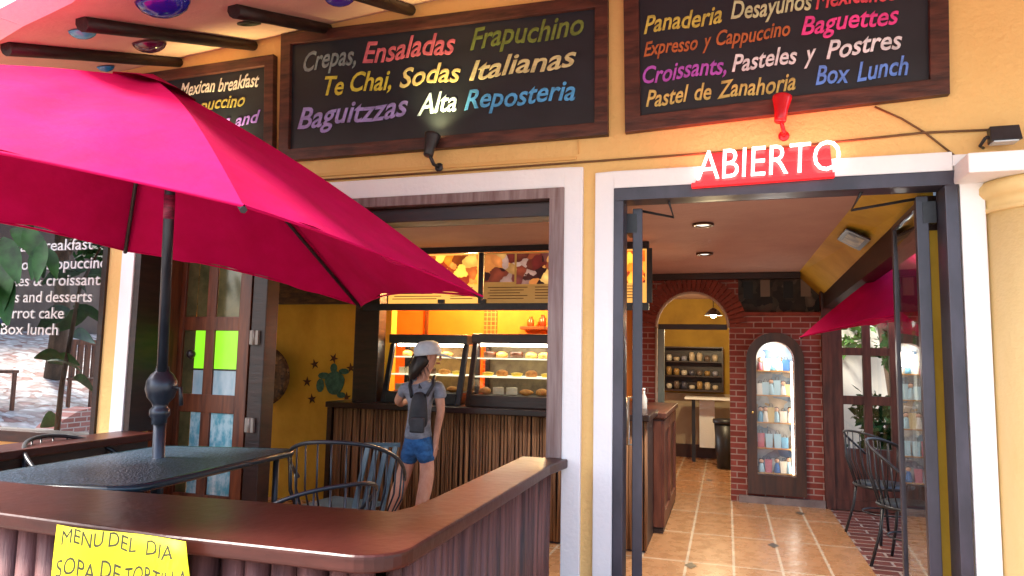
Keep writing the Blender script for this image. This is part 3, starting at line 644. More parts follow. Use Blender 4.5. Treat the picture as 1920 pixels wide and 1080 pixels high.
# paned wooden door, folded open
wdr = thing('paned_door', 'brown wooden door with green and pale blue panes by the left jamb', 'door', (-3.6, 4.22, 0))
X = lambda px: PY(px, 690, 4.22).x
Zp = lambda py: PY(400, py, 4.22).z
y0, y1 = 4.205, 4.245
zr = [2.40, Zp(594), Zp(620), Zp(740), Zp(774), Zp(835)-.03, .45, .12]
fr = MB(); fr.box(X(326), X(342), y0, y1, .02, 2.42); fr.box(X(445), X(466), y0, y1, .02, 2.42); fr.box(X(383), X(400), y0+.004, y1-.004, .45, 2.40)
for a, b in ((2.40, 2.42), (zr[2], zr[1]), (zr[4], zr[3]), (.86-.07, .86-.14), (.4, .47), (.02, .14)): fr.box(X(342), X(445), y0+.002, y1-.002, min(a, b), max(a, b))
fr.build('frame', MIDWOOD, wdr, .004)
gsm = {'g': mat('glowing_green_pane', (.16, .52, .01), (.22, .62, .02), (7, 7, 2), .15, emit=(.2, .65, .02), es=.25), 'b': mat('pale_blue_pane_glass', (.28, .45, .52), (.5, .62, .66), (9, 9, 3), .1),  # what the glass mirrors is put into pane colour; green ones glow unlit
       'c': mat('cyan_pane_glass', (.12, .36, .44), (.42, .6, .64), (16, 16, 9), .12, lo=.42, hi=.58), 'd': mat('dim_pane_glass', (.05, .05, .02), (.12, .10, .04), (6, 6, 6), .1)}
zm = Zp(693)
for (xa, xb) in ((362, 383), (400, 445)):
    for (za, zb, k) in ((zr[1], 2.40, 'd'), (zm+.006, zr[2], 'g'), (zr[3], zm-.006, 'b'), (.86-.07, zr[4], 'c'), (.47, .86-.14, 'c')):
        MB().box(X(xa)+.003, X(xb)-.003, 4.223, 4.229, za, zb).build('pane', gsm[k], wdr)
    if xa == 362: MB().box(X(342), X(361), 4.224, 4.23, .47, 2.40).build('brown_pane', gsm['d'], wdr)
    MB().box(X(xa), X(xb), 4.218, 4.234, zm-.006, zm+.006).build('glazing_bar', DKWOOD, wdr)
MB().box(.14-.1+X(342), X(445)-.04, 4.22, 4.235, .14, .4).build('bottom_panel', MIDWOOD, wdr)
for py in (632, 792):
    z = Zp(py); xx = X(480); MB().box(xx-.035, xx+.035, 4.175, 4.199, z-.05, z+.05).tube([(xx, 4.18, z-.052), (xx, 4.18, z+.052)], .014, 8).build('hinge', mat('pale_galvanised_hinge', '8a8078', rough=.5, metal=.4), wdr)
q = PY(358, 664, 4.18); MB().sphere(q, .035, .03, .035).tube([q, q+Vector((0, .03, 0))], .015).build('knob', mat('dark_bronze', (.03, .02, .02), rough=.3), wdr)

# counter clad with sticks
CZ = 1.06; CY = 5.62
ct = thing('bar_counter', 'bar counter clad in upright brown sticks with a dark top', 'counter', (-2.2, CY+.3, 0))
stc = MB(); x = -3.42; rn = random.Random(11)
while x < -.62:
    r = rn.uniform(.009, .017); x += r; yy = CY+rn.uniform(-.006, .006); e = rn.uniform(-.012, .012)
    stc.tube([(x, yy, .02), (x+e, yy-.004, .5), (x+e*.3, yy, CZ-.052)], r, 5); x += r*.9
stc.build('stick_cladding', STICK, ct)
MB().box(-3.40, -.62, CY+.02, CY+.62, .0, CZ-.055).build('core', DKWOOD, ct)
MB().box(-3.47, -.58, CY-.07, CY+.68, CZ-.05, CZ).build('countertop', mat('dark_polished_top', '1a0d0c', '30191a', (3, 20, 3), .3), ct, .008)
MB().box(-3.47, -3.425, CY-.03, CY+.1, 0, CZ-.052).build('end_post', DKWOOD, ct)
# menu boards hung above the counter
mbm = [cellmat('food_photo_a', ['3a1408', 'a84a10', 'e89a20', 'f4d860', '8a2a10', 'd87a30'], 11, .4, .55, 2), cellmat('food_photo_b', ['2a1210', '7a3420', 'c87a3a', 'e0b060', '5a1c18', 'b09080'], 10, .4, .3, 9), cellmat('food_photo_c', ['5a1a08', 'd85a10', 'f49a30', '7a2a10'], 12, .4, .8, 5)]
BY = 5.68
bm_ = thing('menu_rack', 'black metal bars carrying the lit food menus over the counter', 'rack', (-2.2, BY, 1.9))
MB().box(-3.2, -.6, BY, BY+.05, 1.895, 1.955).box(-3.2, -.6, BY, BY+.05, 2.405, 2.458).build('frame', BLACK, bm_)
pk = MB()
for x in (-2.42, -2.03): pk.box(x-.03, x+.03, BY-.015, BY+.04, 1.957, 1.99)
pk.build('clip', BLACK, bm_)
for i, (x0, x1, lab) in enumerate(((-2.95, -2.08, 'glowing orange food menu half hidden by the pink umbrella tip'), (-2.03, -1.36, 'brown food menu with photo grid beside the right jamb'), (-1.30, -.62, 'orange food menu seen beside the open left glass door'))):
    b_ = thing('menu_board', lab, 'menu board', (x0, BY, 1.96), 'food menus over the counter')
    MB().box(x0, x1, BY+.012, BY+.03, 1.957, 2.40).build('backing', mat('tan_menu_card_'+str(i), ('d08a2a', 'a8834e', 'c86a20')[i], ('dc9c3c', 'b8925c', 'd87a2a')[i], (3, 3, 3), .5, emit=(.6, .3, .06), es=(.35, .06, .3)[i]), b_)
    wdt = x1-x0
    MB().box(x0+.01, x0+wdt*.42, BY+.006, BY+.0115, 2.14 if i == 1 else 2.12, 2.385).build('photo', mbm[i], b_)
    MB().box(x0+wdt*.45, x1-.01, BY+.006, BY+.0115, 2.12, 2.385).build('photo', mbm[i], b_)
    tx = MB()
    for k in range(5):
        z = 2.09-k*.024; tx.box(x0+.04+.02*(k % 2), x0+wdt*(.6-.05*(k % 3)), BY+.009, BY+.0115, z, z+.007)
        tx.box(x0+wdt*.7, x1-.05-.03*(k % 2), BY+.009, BY+.0115, z, z+.007)
    tx.build('small_print', mat('brown_small_print', '6a4420', rough=.7), b_)
    MB().box(x1+.004, x1+.046, BY+.002, BY+.03, 1.957, 2.403).build('upright', BLACK, b_)
# kitchen wall behind, lit warm
kw = thing('kitchen_wall', 'orange kitchen wall with tiled strip behind the display cases', 'wall', (-2.5, 7.6, 0))
MB().box(-4.2, -1.12, 7.6, 7.72, 0, 2.46).build('plaster', ORANGEW, kw)
MB().box(-1.12, -1.02, 5.9, 8.1, 0, 2.46).box(-4.2, -4.1, 6.43, 7.59, 0, 2.46).build('side_plaster', ORANGEW, kw)
MB().box(PY(680, 600, 7.59).x, PY(705, 600, 7.59).x, 7.585, 7.599, 0, 2.4).box(PY(908, 600, 7.59).x, PY(932, 600, 7.59).x, 7.585, 7.599, 0, 2.4).build('tile_strip', brickmat('small_red_tile', 'a83a14', 'b84a20', 'd07a40', .05, .05, .006, 'xz', .4, 0), kw)
MB().box(PY(798, 600, 7.59).x, PY(803, 600, 7.59).x, 7.57, 7.599, 0, 2.4).build('corner_strip', MIDWOOD, kw)
mlm = MB()
for i in range(6): mlm.box(-2.0+i*.14, -1.93+i*.14+.03, 7.5, 7.58, 1.86, 1.97)
tag(MB().box(-2.2, -1.15, 7.4, 7.598, 1.80, 1.835).build('kitchen_shelf', MIDWOOD, None, .004), 'wooden shelf high on the orange kitchen wall', 'shelf')
for i in range(7):
    x = -2.1+i*.14; mm = MB().lathe((x, 7.5, 1.836), [(.035, 0), (.04, .01), (.04, .07+.02*(i % 3)), (.02, .09+.02*(i % 3)), (.022, .11+.02*(i % 3))], 12)
    tag(mm.build('jar', mat('jar_%d' % (i % 3), ('a03a18', '6a2a14', 'c8762a')[i % 3], rough=.3)), 'small reddish jar in the row on the kitchen shelf', 'jar', 'jars on the kitchen shelf')
def lamp(name, loc, e, col_, size=.1):
    l = bpy.data.lights.new(name, 'POINT'); l.energy = e; l.color = col_; l.shadow_soft_size = size
    o = bpy.data.objects.new(name, l); COL.objects.link(o); o.location = loc; return o
def downlight(x, y, e, col_, label, lit=True):
    r = thing('ceiling_light', label, 'ceiling light', (x, y, 2.455), 'recessed ceiling lights')
    MB().lathe((x, y, 2.455), [(.075, 0), (.075, -.012), (.055, -.014), (.05, -.004), (.001, -.004)], 20).build('trim', mat('dull_brass', '5a3a28', rough=.4, metal=.5), r)
    if lit:
        MB().lathe((x, y, 2.449), [(.046, 0), (.03, -.004), (.001, -.006)], 16).build('bulb', emis('bulb_'+label[:4], col_, .4 if 'hall' in label else 6), r)
        if 'hall' in label:  # hall light added to brighten the floor, from otherwise dark fixtures
            l = bpy.data.lights.new('bulb_light', 'SPOT'); l.energy = e; l.color = col_; l.spot_size = R(130); l.spot_blend = .8; l.shadow_soft_size = .05
            o = bpy.data.objects.new('bulb_light', l); COL.objects.link(o); o.location = (0, 0, -.03)
        else:
            o = lamp('bulb_light', (0, 0, -.08), e, col_, .05)
        o.parent = r
    return r
downlight(-2.6, 6.9, 34, (1, .62, .22), 'warm kitchen ceiling light behind the left display case')
downlight(-1.6, 6.9, 26, (1, .6, .22), 'warm kitchen ceiling light behind the right display case')
# glass display cases
BREAD = mat('golden_pastry', 'a8662a', 'd89a4a', (30, 30, 30), .55, .2); CAKE = mat('cream_cake', 'd8c8a0', 'e8dcc0', (20, 20, 20), .5); CHOC = mat('chocolate_cake', '3a1c10', '5a3018', (20, 20, 20), .4); YCAKE = mat('lemon_tart', 'd8b020', 'e8cc50', (20, 20, 20), .4)
GLOWSH = mat('glowing_shelf_glass', (.5, .5, .42), rough=.2, emit=(1, .9, .6), es=.25)  # case lighting put into the shelves as a glow of their own
def pastry(kind, p):
    x, y, z = p
    if kind == 0: m_ = MB(); m_.tube([(x+.06*math.cos(R(200+i*14)), y+.05*math.sin(R(200+i*14))+.03, z+.022) for i in range(11)], [.008+.02*math.sin(math.pi*i/10) for i in range(11)], 8); return m_, BREAD, 'croissant', 'curved golden croissant on a lit glass shelf'
    if kind == 1: return MB().lathe((x, y, z), [(.045, 0), (.055, .015), (.05, .04), (.025, .055), (.001, .058)], 14), BREAD, 'bun', 'round golden bun on a lit glass shelf'
    if kind == 2: return MB().prism([(x-.05, y-.04, z), (x+.05, y-.04, z), (x, y+.06, z)], (0, 0, .06)), CAKE, 'cake_slice', 'pale cream cake slice on a lit glass shelf'
    if kind == 3: return MB().lathe((x, y, z), [(.06, 0), (.06, .05), (.055, .055), (.001, .055)], 18), CHOC, 'chocolate_cake', 'small round chocolate cake on a lit glass shelf'
    return MB().lathe((x, y, z), [(.04, 0), (.055, .025), (.05, .028), (.02, .035), (.001, .036)], 16), YCAKE, 'tart', 'yellow lemon tart on a lit glass shelf'
def case(x0, x1, y0, y1, z1, label, seed, framem, back):
    r = thing('display_case', label, 'display case', ((x0+x1)/2, y0, CZ), 'glass pastry cases on the counter'); rn = random.Random(seed)
    zb = CZ+.002; tilt = .16; f = MB(); fw2 = .045
    for x in (x0, x1-fw2):
        f.prism([(x, y0, zb), (x, y0+fw2, zb), (x, y0+tilt+fw2, z1-.05), (x, y0+tilt, z1-.05)], (fw2, 0, 0)); f.box(x, x+fw2, y1-fw2, y1, zb, z1-.05)
    f.box(x0, x1, y0+tilt-.03, y1, z1-.05, z1+.035)
    f.box(x0+fw2, x1-fw2, y0, y1, zb, zb+.10)
    f.build('frame', framem, r, .01)
    g_ = MB(); g_.hexa([(x0+fw2, y0+.03, zb+.11), (x1-fw2, y0+.03, zb+.11), (x1-fw2, y0+tilt+.01, z1-.055), (x0+fw2, y0+tilt+.01, z1-.055)], [(x0+fw2, y0+.034, zb+.11), (x1-fw2, y0+.034, zb+.11), (x1-fw2, y0+tilt+.014, z1-.055), (x0+fw2, y0+tilt+.014, z1-.055)])
    g_.build('glass_front', CLEAR, r)
    MB().box(x0+fw2, x1-fw2, y1-.02, y1-.012, zb+.1, z1-.055).build('back_panel', back, r)
    zs = [zb+.105, zb+.26, zb+.42]
    for k, z in enumerate(zs):
        yf_ = y0+.06+.05*k
        if k: MB().box(x0+fw2+.002, x1-fw2-.002, yf_, y1-.03, z-.012, z).build('shelf', GLOWSH, r)
        x = x0+fw2+.08
        while x < x1-fw2-.07:
            mb, m_, nm, lb = pastry(rn.choice((0, 1, 1, 2, 3, 4)), (x, yf_+.09+rn.uniform(0, .05), z+.001))
            tag(mb.build(nm, m_), lb, nm.replace('_', ' '), nm.replace('_', ' ')+'s in the pastry cases'); x += rn.uniform(.115, .15)
    MB().box(x0+fw2+.02, x1-fw2-.02, y0+tilt+.03, y0+tilt+.07, z1-.075, z1-.052).build('light_tube', emis('case_tube', (1, .9, .68), 9), r)
    return r
case(-2.17, -1.22, CY+.05, CY+.6, 1.66, 'dark framed pastry case nearest the right jamb', 4, DKWOOD, mat('case_back_brown', '5a4a3a', '7a6a50', (9, 9, 9), .6))
case(-3.02, -2.24, CY+.12, CY+.64, 1.65, 'lighter pastry case behind the person in the cap', 9, BLACK, mat('case_back_tan', '6a4a28', '94703c', (9, 9, 9), .6))

# ------------------------------------------------------------------ the person at the counter
PYD = 5.2
SKIN = mat('skin', 'b87e66', 'd0a08a', (9, 9, 6), .6, .1, bscale=40); SHIRT = mat('grey_jersey', '6a6f7e', '9298a8', (9, 9, 16), .9, .8, bscale=15)
SHORTS = mat('blue_denim', '154578', '2c68a6', (18, 18, 30), .85, .7, bscale=22); HAIR = mat('dark_brown_hair', '120a0a', '241410', (60, 60, 6), .45)
def J(px, py, dy=0): return PY(px, py, PYD+dy)
def skin(nodes, edges, name, m, parent, sub=2, root=0):
    me = bpy.data.meshes.new(name); org = parent.location if parent else Vector()
    me.from_pydata([Vector(n_[0])-org for n_ in nodes], edges, [])
    o = bpy.data.objects.new(name, me); COL.objects.link(o)
    s_ = o.modifiers.new('skin', 'SKIN'); s_.use_smooth_shade = True; s_.branch_smoothing = .6
    sb = o.modifiers.new('sub', 'SUBSURF'); sb.levels = sub; sb.render_levels = sub
    for i, n_ in enumerate(nodes):
        r_ = n_[1] if isinstance(n_[1], tuple) else (n_[1], n_[1])
        me.skin_vertices[0].data[i].radius = r_; me.skin_vertices[0].data[i].use_root = (i == root)
    dg = bpy.context.evaluated_depsgraph_get(); m2 = bpy.data.meshes.new_from_object(o.evaluated_get(dg)); m2.name = name
    bpy.data.objects.remove(o); bpy.data.meshes.remove(me)
    m2.materials.clear(); m2.materials.append(m)
    for p in m2.polygons: p.use_smooth = True
    o = bpy.data.objects.new(name, m2); COL.objects.link(o); o.parent = parent; return o
feet = [PZ(728, 1030, 0.0), PZ(776, 1030, 0.0)]
hipC = J(784, 824); 
per = thing('person', 'person in white cap, grey T-shirt and blue shorts standing at the counter', 'person', (hipC.x, PYD, 0))
nodes = [(hipC, (.08, .07)), (J(785, 795), (.075, .065)), (J(787, 765, -.01), (.085, .07)), (J(789, 733, -.01), (.095, .065)), (J(791, 712), (.06, .05)), (J(797, 697), (.042, .045)),
         (J(803, 681, .01), (.062, .072)), (J(804, 664, .01), (.073, .085)), (J(803, 652, .01), (.05, .06)),
         (J(761, 724), (.05, .05)), (J(746, 752, .03), (.037, .037)), (J(752, 757, .2), (.031, .031)), (J(762, 752, .33), (.023, .026)),
         (J(821, 722), (.05, .05)), (J(827, 768), (.036, .036)), (J(819, 812, .02), (.026, .029)), (J(817, 828, .02), (.02, .026)),
         (J(771, 842), (.062, .066)), (J(757, 890), (.06, .063)), (J(745, 925, -.02), (.056, .062)), (J(728, 985), (.034, .037)),
         (J(800, 842), (.062, .066)), (J(801, 890), (.06, .063)), (J(795, 925, -.02), (.056, .062)), (J(781, 985), (.034, .037))]
def foot(i0, top):
    g_ = top.copy(); g_.z = .05; d = Vector((.02, .16, 0))
    return [(g_, (.036, .042)), (g_+d*.55+Vector((0, 0, -.012)), (.036, .03)), (g_+d+Vector((0, 0, -.022)), (.03, .02))]
nodes += foot(0, J(727, 1000)); nodes += foot(1, J(776, 1000))
edges = [(0, 1), (1, 2), (2, 3), (3, 4), (4, 5), (5, 6), (6, 7), (7, 8), (3, 9), (9, 10), (10, 11), (11, 12), (3, 13), (13, 14), (14, 15), (15, 16),
         (0, 17), (17, 18), (18, 19), (19, 20), (20, 25), (25, 26), (26, 27), (0, 21), (21, 22), (22, 23), (23, 24), (24, 28), (28, 29), (29, 30)]
def hand_nodes(wi, pts_):
    pass
# fingers of both hands, short chains out of the palm
for wi, dirv, side in ((16, Vector((-.02, .02, -1)), Vector((0, 1, 0))), (12, Vector((.35, 1, -.15)), Vector((1, -.3, 0)))):
    w0 = nodes[wi][0]; dirv = dirv.normalized()
    pi = len(nodes); nodes.append((w0+dirv*.05, (.014, .034))); edges.append((wi, pi))
    for k, L in enumerate((.062, .072, .068, .052)):
        o_ = side*(.011*(k-1.5)*1.5); i1 = len(nodes); curl = Vector((-.012, .012, 0))
        nodes.append((w0+dirv*.078+o_, .0085)); nodes.append((w0+dirv*(.08+L*.5)+o_*1.15+curl*.5, .008)); nodes.append((w0+dirv*(.078+L)+o_*1.1+curl*1.6, .0065))
        edges += [(pi, i1), (i1, i1+1), (i1+1, i1+2)]
    i1 = len(nodes); nodes.append((w0+dirv*.04+side*.035, .009)); nodes.append((w0+dirv*.075+side*.05, .0075)); edges += [(pi, i1), (i1, i1+1)]
body = skin(nodes, edges, 'body', SKIN, per)
# nose, ear, brow on the turned head
hd = J(804, 668, .01); fdir = Vector((.86, .5, -.05)).normalized(); fs_ = Vector((fdir.y, -fdir.x, 0)).normalized()
MB().sphere(hd+fdir*.095+Vector((0, 0, -.01)), .012, .012, .02).build('nose', SKIN, per)
for s_ in (1, -1):
    MB().sphere(hd+fdir*.074+fs_*.03*s_+Vector((0, 0, .012)), .011, .011, .008).build('eye', mat('eye_white', (.6, .58, .55), rough=.2), per)
    MB().sphere(hd+fs_*.073*s_-fdir*.005+Vector((0, 0, -.008)), .013, .016, .027).build('ear', SKIN, per)
MB().sphere(hd+fdir*.078+Vector((0, 0, -.052)), .02, .02, .007).build('mouth', mat('lips', '9a4a44', rough=.5), per)
back = -fdir; hn = [(hd+back*.02+Vector((0, 0, .012)), (.088, .092)), (hd+back*.06+Vector((0, -.01, -.045)), (.085, .07)), (hd+back*.085+Vector((-.012, -.02, -.1)), (.082, .055)), (hd+back*.095+Vector((-.022, -.025, -.155)), (.066, .042)), (hd+back*.098+Vector((-.026, -.02, -.2)), (.034, .024))]
hair_o = skin(hn, [(0, 1), (1, 2), (2, 3), (3, 4)], 'hair', HAIR, per)
rh = random.Random(8)
hs = MB()
for k in range(46):     # loose strands
    a = hd+back*(.03+rh.random()*.05)+Vector((rh.uniform(-.07, .06), rh.uniform(-.05, .0), rh.uniform(-.06, .03))); b = a+Vector((rh.uniform(-.05, .03), rh.uniform(-.05, .0), rh.uniform(-.15, -.1))); hs.tube([a, a.lerp(b, .5)+back*.02, b], [.0035, .003, .001], 4)
hs.build('loose_strands', HAIR, per)
CAPM = mat('pale_cap_cotton', 'b8c4d4', 'd0d8e2', (20, 20, 20), .85, .1)
cp_ = MB(); ctr = hd+Vector((0, 0, .022))+back*.01; axc = (Vector((0, 0, 1))+back*.12).normalized()
cp_.lathe(ctr, [(.112, -.012), (.114, .015), (.108, .05), (.09, .082), (.055, .1), (.001, .106)], 24, axc)
cap_ = cp_.build('cap', CAPM, per)
br = MB(); pts1 = []; pts2 = []
for i in range(11):
    a = R(-62+124*i/10); v = fdir*math.cos(a)+fs_*math.sin(a)
    pts1.append(ctr+v*.102+Vector((0, 0, .008))); pts2.append(ctr+v*.104+fdir*(.14*math.cos(R(-80+160*i/10)))+Vector((0, 0, -.03*math.cos(R(-80+160*i/10)))))
br.add(pts1+pts2+[p+Vector((0, 0, .006)) for p in pts1+pts2], [(i, i+1, 12+i, 11+i) for i in range(10)]+[(22+i, 33+i, 34+i, 23+i) for i in range(10)]+[(11+i, 12+i, 34+i, 33+i) for i in range(10)]+[(i, 22+i, 23+i, i+1) for i in range(10)], True)
br.build('brim', CAPM, cap_)
sh = [(J(784, 828), (.132, .122)), (J(784, 812), (.13, .116)), (J(785, 795), (.122, .1)), (J(787, 765, -.01), (.132, .102)), (J(789, 735, -.01), (.138, .096)), (J(791, 716), (.075, .065)), (J(793, 707), (.052, .052)),
      (J(760, 724), (.064, .062)), (J(750, 745, .015), (.052, .053)), (J(822, 721), (.064, .062)), (J(827, 750), (.056, .056))]
skin(sh, [(0, 1), (1, 2), (2, 3), (3, 4), (4, 5), (5, 6), (4, 7), (7, 8), (4, 9), (9, 10)], 'shirt', SHIRT, per)
st = [(J(784, 796), (.12, .12)), (J(784, 812), (.132, .13)), (J(784, 828), (.142, .135)), (J(768, 842), (.1, .105)), (J(762, 874), (.09, .094)), (J(801, 842), (.1, .105)), (J(803, 874), (.09, .094))]
skin(st, [(0, 1), (1, 2), (2, 3), (3, 4), (2, 5), (5, 6)], 'shorts', SHORTS, per)
for t_ in (27, 30):
    a = nodes[t_-2][0]; mb = MB(); mb.sphere(a+Vector((.01, .07, -.012)), .048, .13, .038, 14, 8); mb.build('shoe', mat('dark_trainers', (.05, .05, .06), rough=.7), per)
# backpack
PACK = mat('black_nylon', (.012, .013, .02), (.03, .03, .042), (12, 12, 12), .6, .3)
bp_ = thing('backpack', 'small black backpack on the back of the person in shorts', 'backpack', J(783, 800, -.16))
sk = [(J(783, 808, -.13), (.088, .05)), (J(784, 780, -.14), (.082, .062)), (J(786, 752, -.135), (.068, .055)), (J(787, 733, -.125), (.052, .04))]
skin(sk, [(0, 1), (1, 2), (2, 3)], 'bag', PACK, bp_)
MB().box(J(783, 790, -.2).x-.06, J(783, 790, -.2).x+.06, PYD-.225, PYD-.19, J(784, 806).z, J(784, 778).z).build('front_pocket', PACK, bp_, .014)
MB().tube([J(772, 745, -.12), J(768, 724, -.075), J(772, 708, -.03), J(772, 712, .05)], .013, 8).tube([J(800, 742, -.12), J(812, 722, -.08), J(815, 706, -.03), J(813, 714, .06)], .015, 8).tube([J(786, 728, -.15), J(786, 720, -.14), J(790, 728, -.15)], .006, 6).build('strap', PACK, bp_)

# ------------------------------------------------------------------ hall behind the doors
hallw = thing('brick_partition', 'red brick partition with a round-headed archway at the end of the hall', 'wall', (0, 8.0, 0))
AX0, AX1 = -.765, .03; ax_c = (AX0+AX1)/2; ar = (AX1-AX0)/2; zs_ = 1.86
NX0, NX1 = .2, .785; nc = (NX0+NX1)/2; nr = (NX1-NX0)/2; nzs = 1.52; nz0 = .1   # niche
def arch_wall(x0, x1, z0, z1, ox0, ox1, oz0, spring, y, th):
    """wall panel from x0..x1 with an arched opening"""
    mb = MB(); c_ = (ox0+ox1)/2; r = (ox1-ox0)/2; N = 16
    if ox0 > x0: mb.box(x0, ox0, y, y+th, z0, z1)
    if x1 > ox1: mb.box(ox1, x1, y, y+th, z0, z1)
    if oz0 > z0: mb.box(ox0, ox1, y, y+th, z0, oz0)
    for i in range(N):
        a0, a1 = math.pi*(1-i/N), math.pi*(1-(i+1)/N)
        p0 = (c_+r*math.cos(a0), spring+r*math.sin(a0)); p1 = (c_+r*math.cos(a1), spring+r*math.sin(a1))
        mb.prism([(p0[0], y, p0[1]), (p1[0], y, p1[1]), (p1[0], y, z1), (p0[0], y, z1)], (0, th, 0))
    return mb
arch_wall(-1.02, .13, 0, 2.458, AX0, AX1, 0, zs_, 8.0, .22).build('brick_wall', BRICK, hallw)
arch_wall(.13, .96, .0, 1.99, NX0, NX1, nz0, nzs, 8.0, .12).box(.13, .96, 8.12, 8.22, 0, 1.99).build('brick_pier', BRICK, hallw)
v_ = MB(); NB = 30
for i in range(NB):
    a0 = math.pi*(i+.08)/NB; a1 = math.pi*(i+.92)/NB; r0, r1 = ar+.005, ar+.19
    v_.prism([(ax_c+r*math.cos(a), 7.965, min(2.445, zs_+r*math.sin(a))) for r, a in ((r0, a0), (r1, a0), (r1, a1), (r0, a1))], (0, .05, 0))
v_.build('arch_ring', VOUS, hallw)
tr = MB(); tr.tube([(ax_c+(ar-.004)*math.cos(math.pi*i/16), 7.985, zs_+(ar-.004)*math.sin(math.pi*i/16)) for i in range(17)], .018, 8).tube([(AX0+.004, 7.985, 0), (AX0+.004, 7.985, zs_)], .014, 8)
tr.build('arch_trim', mat('pale_putty_paint', 'b09a86', rough=.7), hallw)
MB().box(.11, .97, 7.96, 7.999, 0, .075).build('plinth', mat('grey_stone', '6a5a58', '8a7a76', (6, 6, 6), .7), hallw)
MB().box(.12, .975, 7.985, 8.2, 1.992, 2.03).build('ledge', VOUS, hallw)
tb_ = MB().box(AX0+.02, AX1-.02, 8.06, 8.12, 1.84, 1.90); tb_.build('transom', DKWOOD, hallw)
MB().box(AX0+.02, AX0+.09, 8.03, 8.09, 0, 1.84).build('side_jamb', mat('grey_green_paint', '6a7a70', '8a9488', (5, 5, 2), .5), hallw)
MB().box(-1.02, .76, 7.9, 7.99, 2.39, 2.455).build('head_beam', DKWOOD, hallw)
mu = thing('wall_mural', 'dim sepia collage of townhouse windows above the brick pier', 'picture', (.5, 8.3, 2.03))
MB().box(.13, .98, 8.22, 8.26, 2.03, 2.459).build('panel', cellmat('sepia_collage', ['1a1412', '4a3c32', '7a6a5a', '2a221c', '5a5244'], 9, .6, 0, 3), mu)
for i, (x, zz) in enumerate(((.24, 2.2), (.42, 2.22), (.66, 2.2), (.84, 2.22))): MB().box(x-.05, x+.05, 8.205, 8.219, zz, zz+.19).build('painted_window', mat('window_print_%d' % (i % 2), ('171a1c', '8a7a68')[i % 2], rough=.5), mu)
# lit wall cabinet
cab = thing('display_cabinet', 'tall arched wooden cabinet of lit souvenirs set in the brick pier', 'cabinet', (nc, 8.0, nz0))
def arch_frame(x0, x1, z0, sp, w_2, y, th):
    c_ = (x0+x1)/2; r = (x1-x0)/2; mb = MB(); N = 16
    out = [(x0, z0), ]+[(c_+r*math.cos(math.pi*(1-i/N)), sp+r*math.sin(math.pi*(1-i/N))) for i in range(N+1)]+[(x1, z0)]
    ri = r-w_2; inn = [(x0+w_2, z0+w_2*2), ]+[(c_+ri*math.cos(math.pi*(1-i/N)), sp+ri*math.sin(math.pi*(1-i/N))) for i in range(N+1)]+[(x1-w_2, z0+w_2*2)]
    for i in range(len(out)-1):
        mb.prism([(out[i][0], y, out[i][1]), (out[i+1][0], y, out[i+1][1]), (inn[i+1][0], y, inn[i+1][1]), (inn[i][0], y, inn[i][1])], (0, th, 0))
    mb.prism([(out[0][0], y, out[0][1]), (inn[0][0], y, inn[0][1]), (inn[-1][0], y, inn[-1][1]), (out[-1][0], y, out[-1][1])], (0, th, 0))
    return mb, inn
fr, inn = arch_frame(NX0+.002, NX1-.002, nz0+.002, nzs, .1, 7.94, .06); fr.build('door_frame', mat('cabinet_wood', '2c1710', '4c2a1a', (20, 20, 2), .4), cab)
MB().prism([(x, 7.965, z) for x, z in inn], (0, .004, 0)).build('glass_pane', CLEAR, cab)
CIN = mat('cabinet_interior', (.7, .68, .62), rough=.6)
MB().prism([(x, 8.115, z) for x, z in inn], (0, .003, 0)).build('back_panel', cellmat('cabinet_backdrop', ['c8d8e0', 'e0b060', '3a6a9a', 'e8e0d0', '7aa0c0'], 7, .6, 0, 1), cab)
ix0, ix1 = NX0+.105, NX1-.105
cz = [.32, .58, .85, 1.14, 1.40]
for z in cz: MB().box(ix0, ix1, 8.0, 8.11, z-.012, z).build('shelf', mat('pine_shelf', 'b8844a', 'c8965a', (4, 30, 4), .5), cab)
MB().tube([(ix1-.02, 7.98, .32), (ix1-.02, 7.98, 1.5)], .01, 6).build('light_tube', emis('cabinet_tube', (1, .93, .8), 3), cab)
MB().sphere((ix0-.045, 7.935, .95), .013).build('knob', mat('brass', (.6, .4, .12), rough=.3, metal=1), cab)
MB().tube([(nc-.17, 7.98, 1.72), (nc+.17, 7.98, 1.72)], .01, 6).build('light_tube', emis('cabinet_tube', (1, .93, .8), 3), cab)
lamp('cabinet_light', (0, 0, 0), 2.2, (1, .92, .8), .08).location = (nc, 7.99, 1.55)
rn = random.Random(21); PAL = ['e8ddc8', 'e8e4da', '3a6aa8', 'c06a7a', 'f0f0ee', '6aa8c8', 'a8d0e0', 'd8c080']
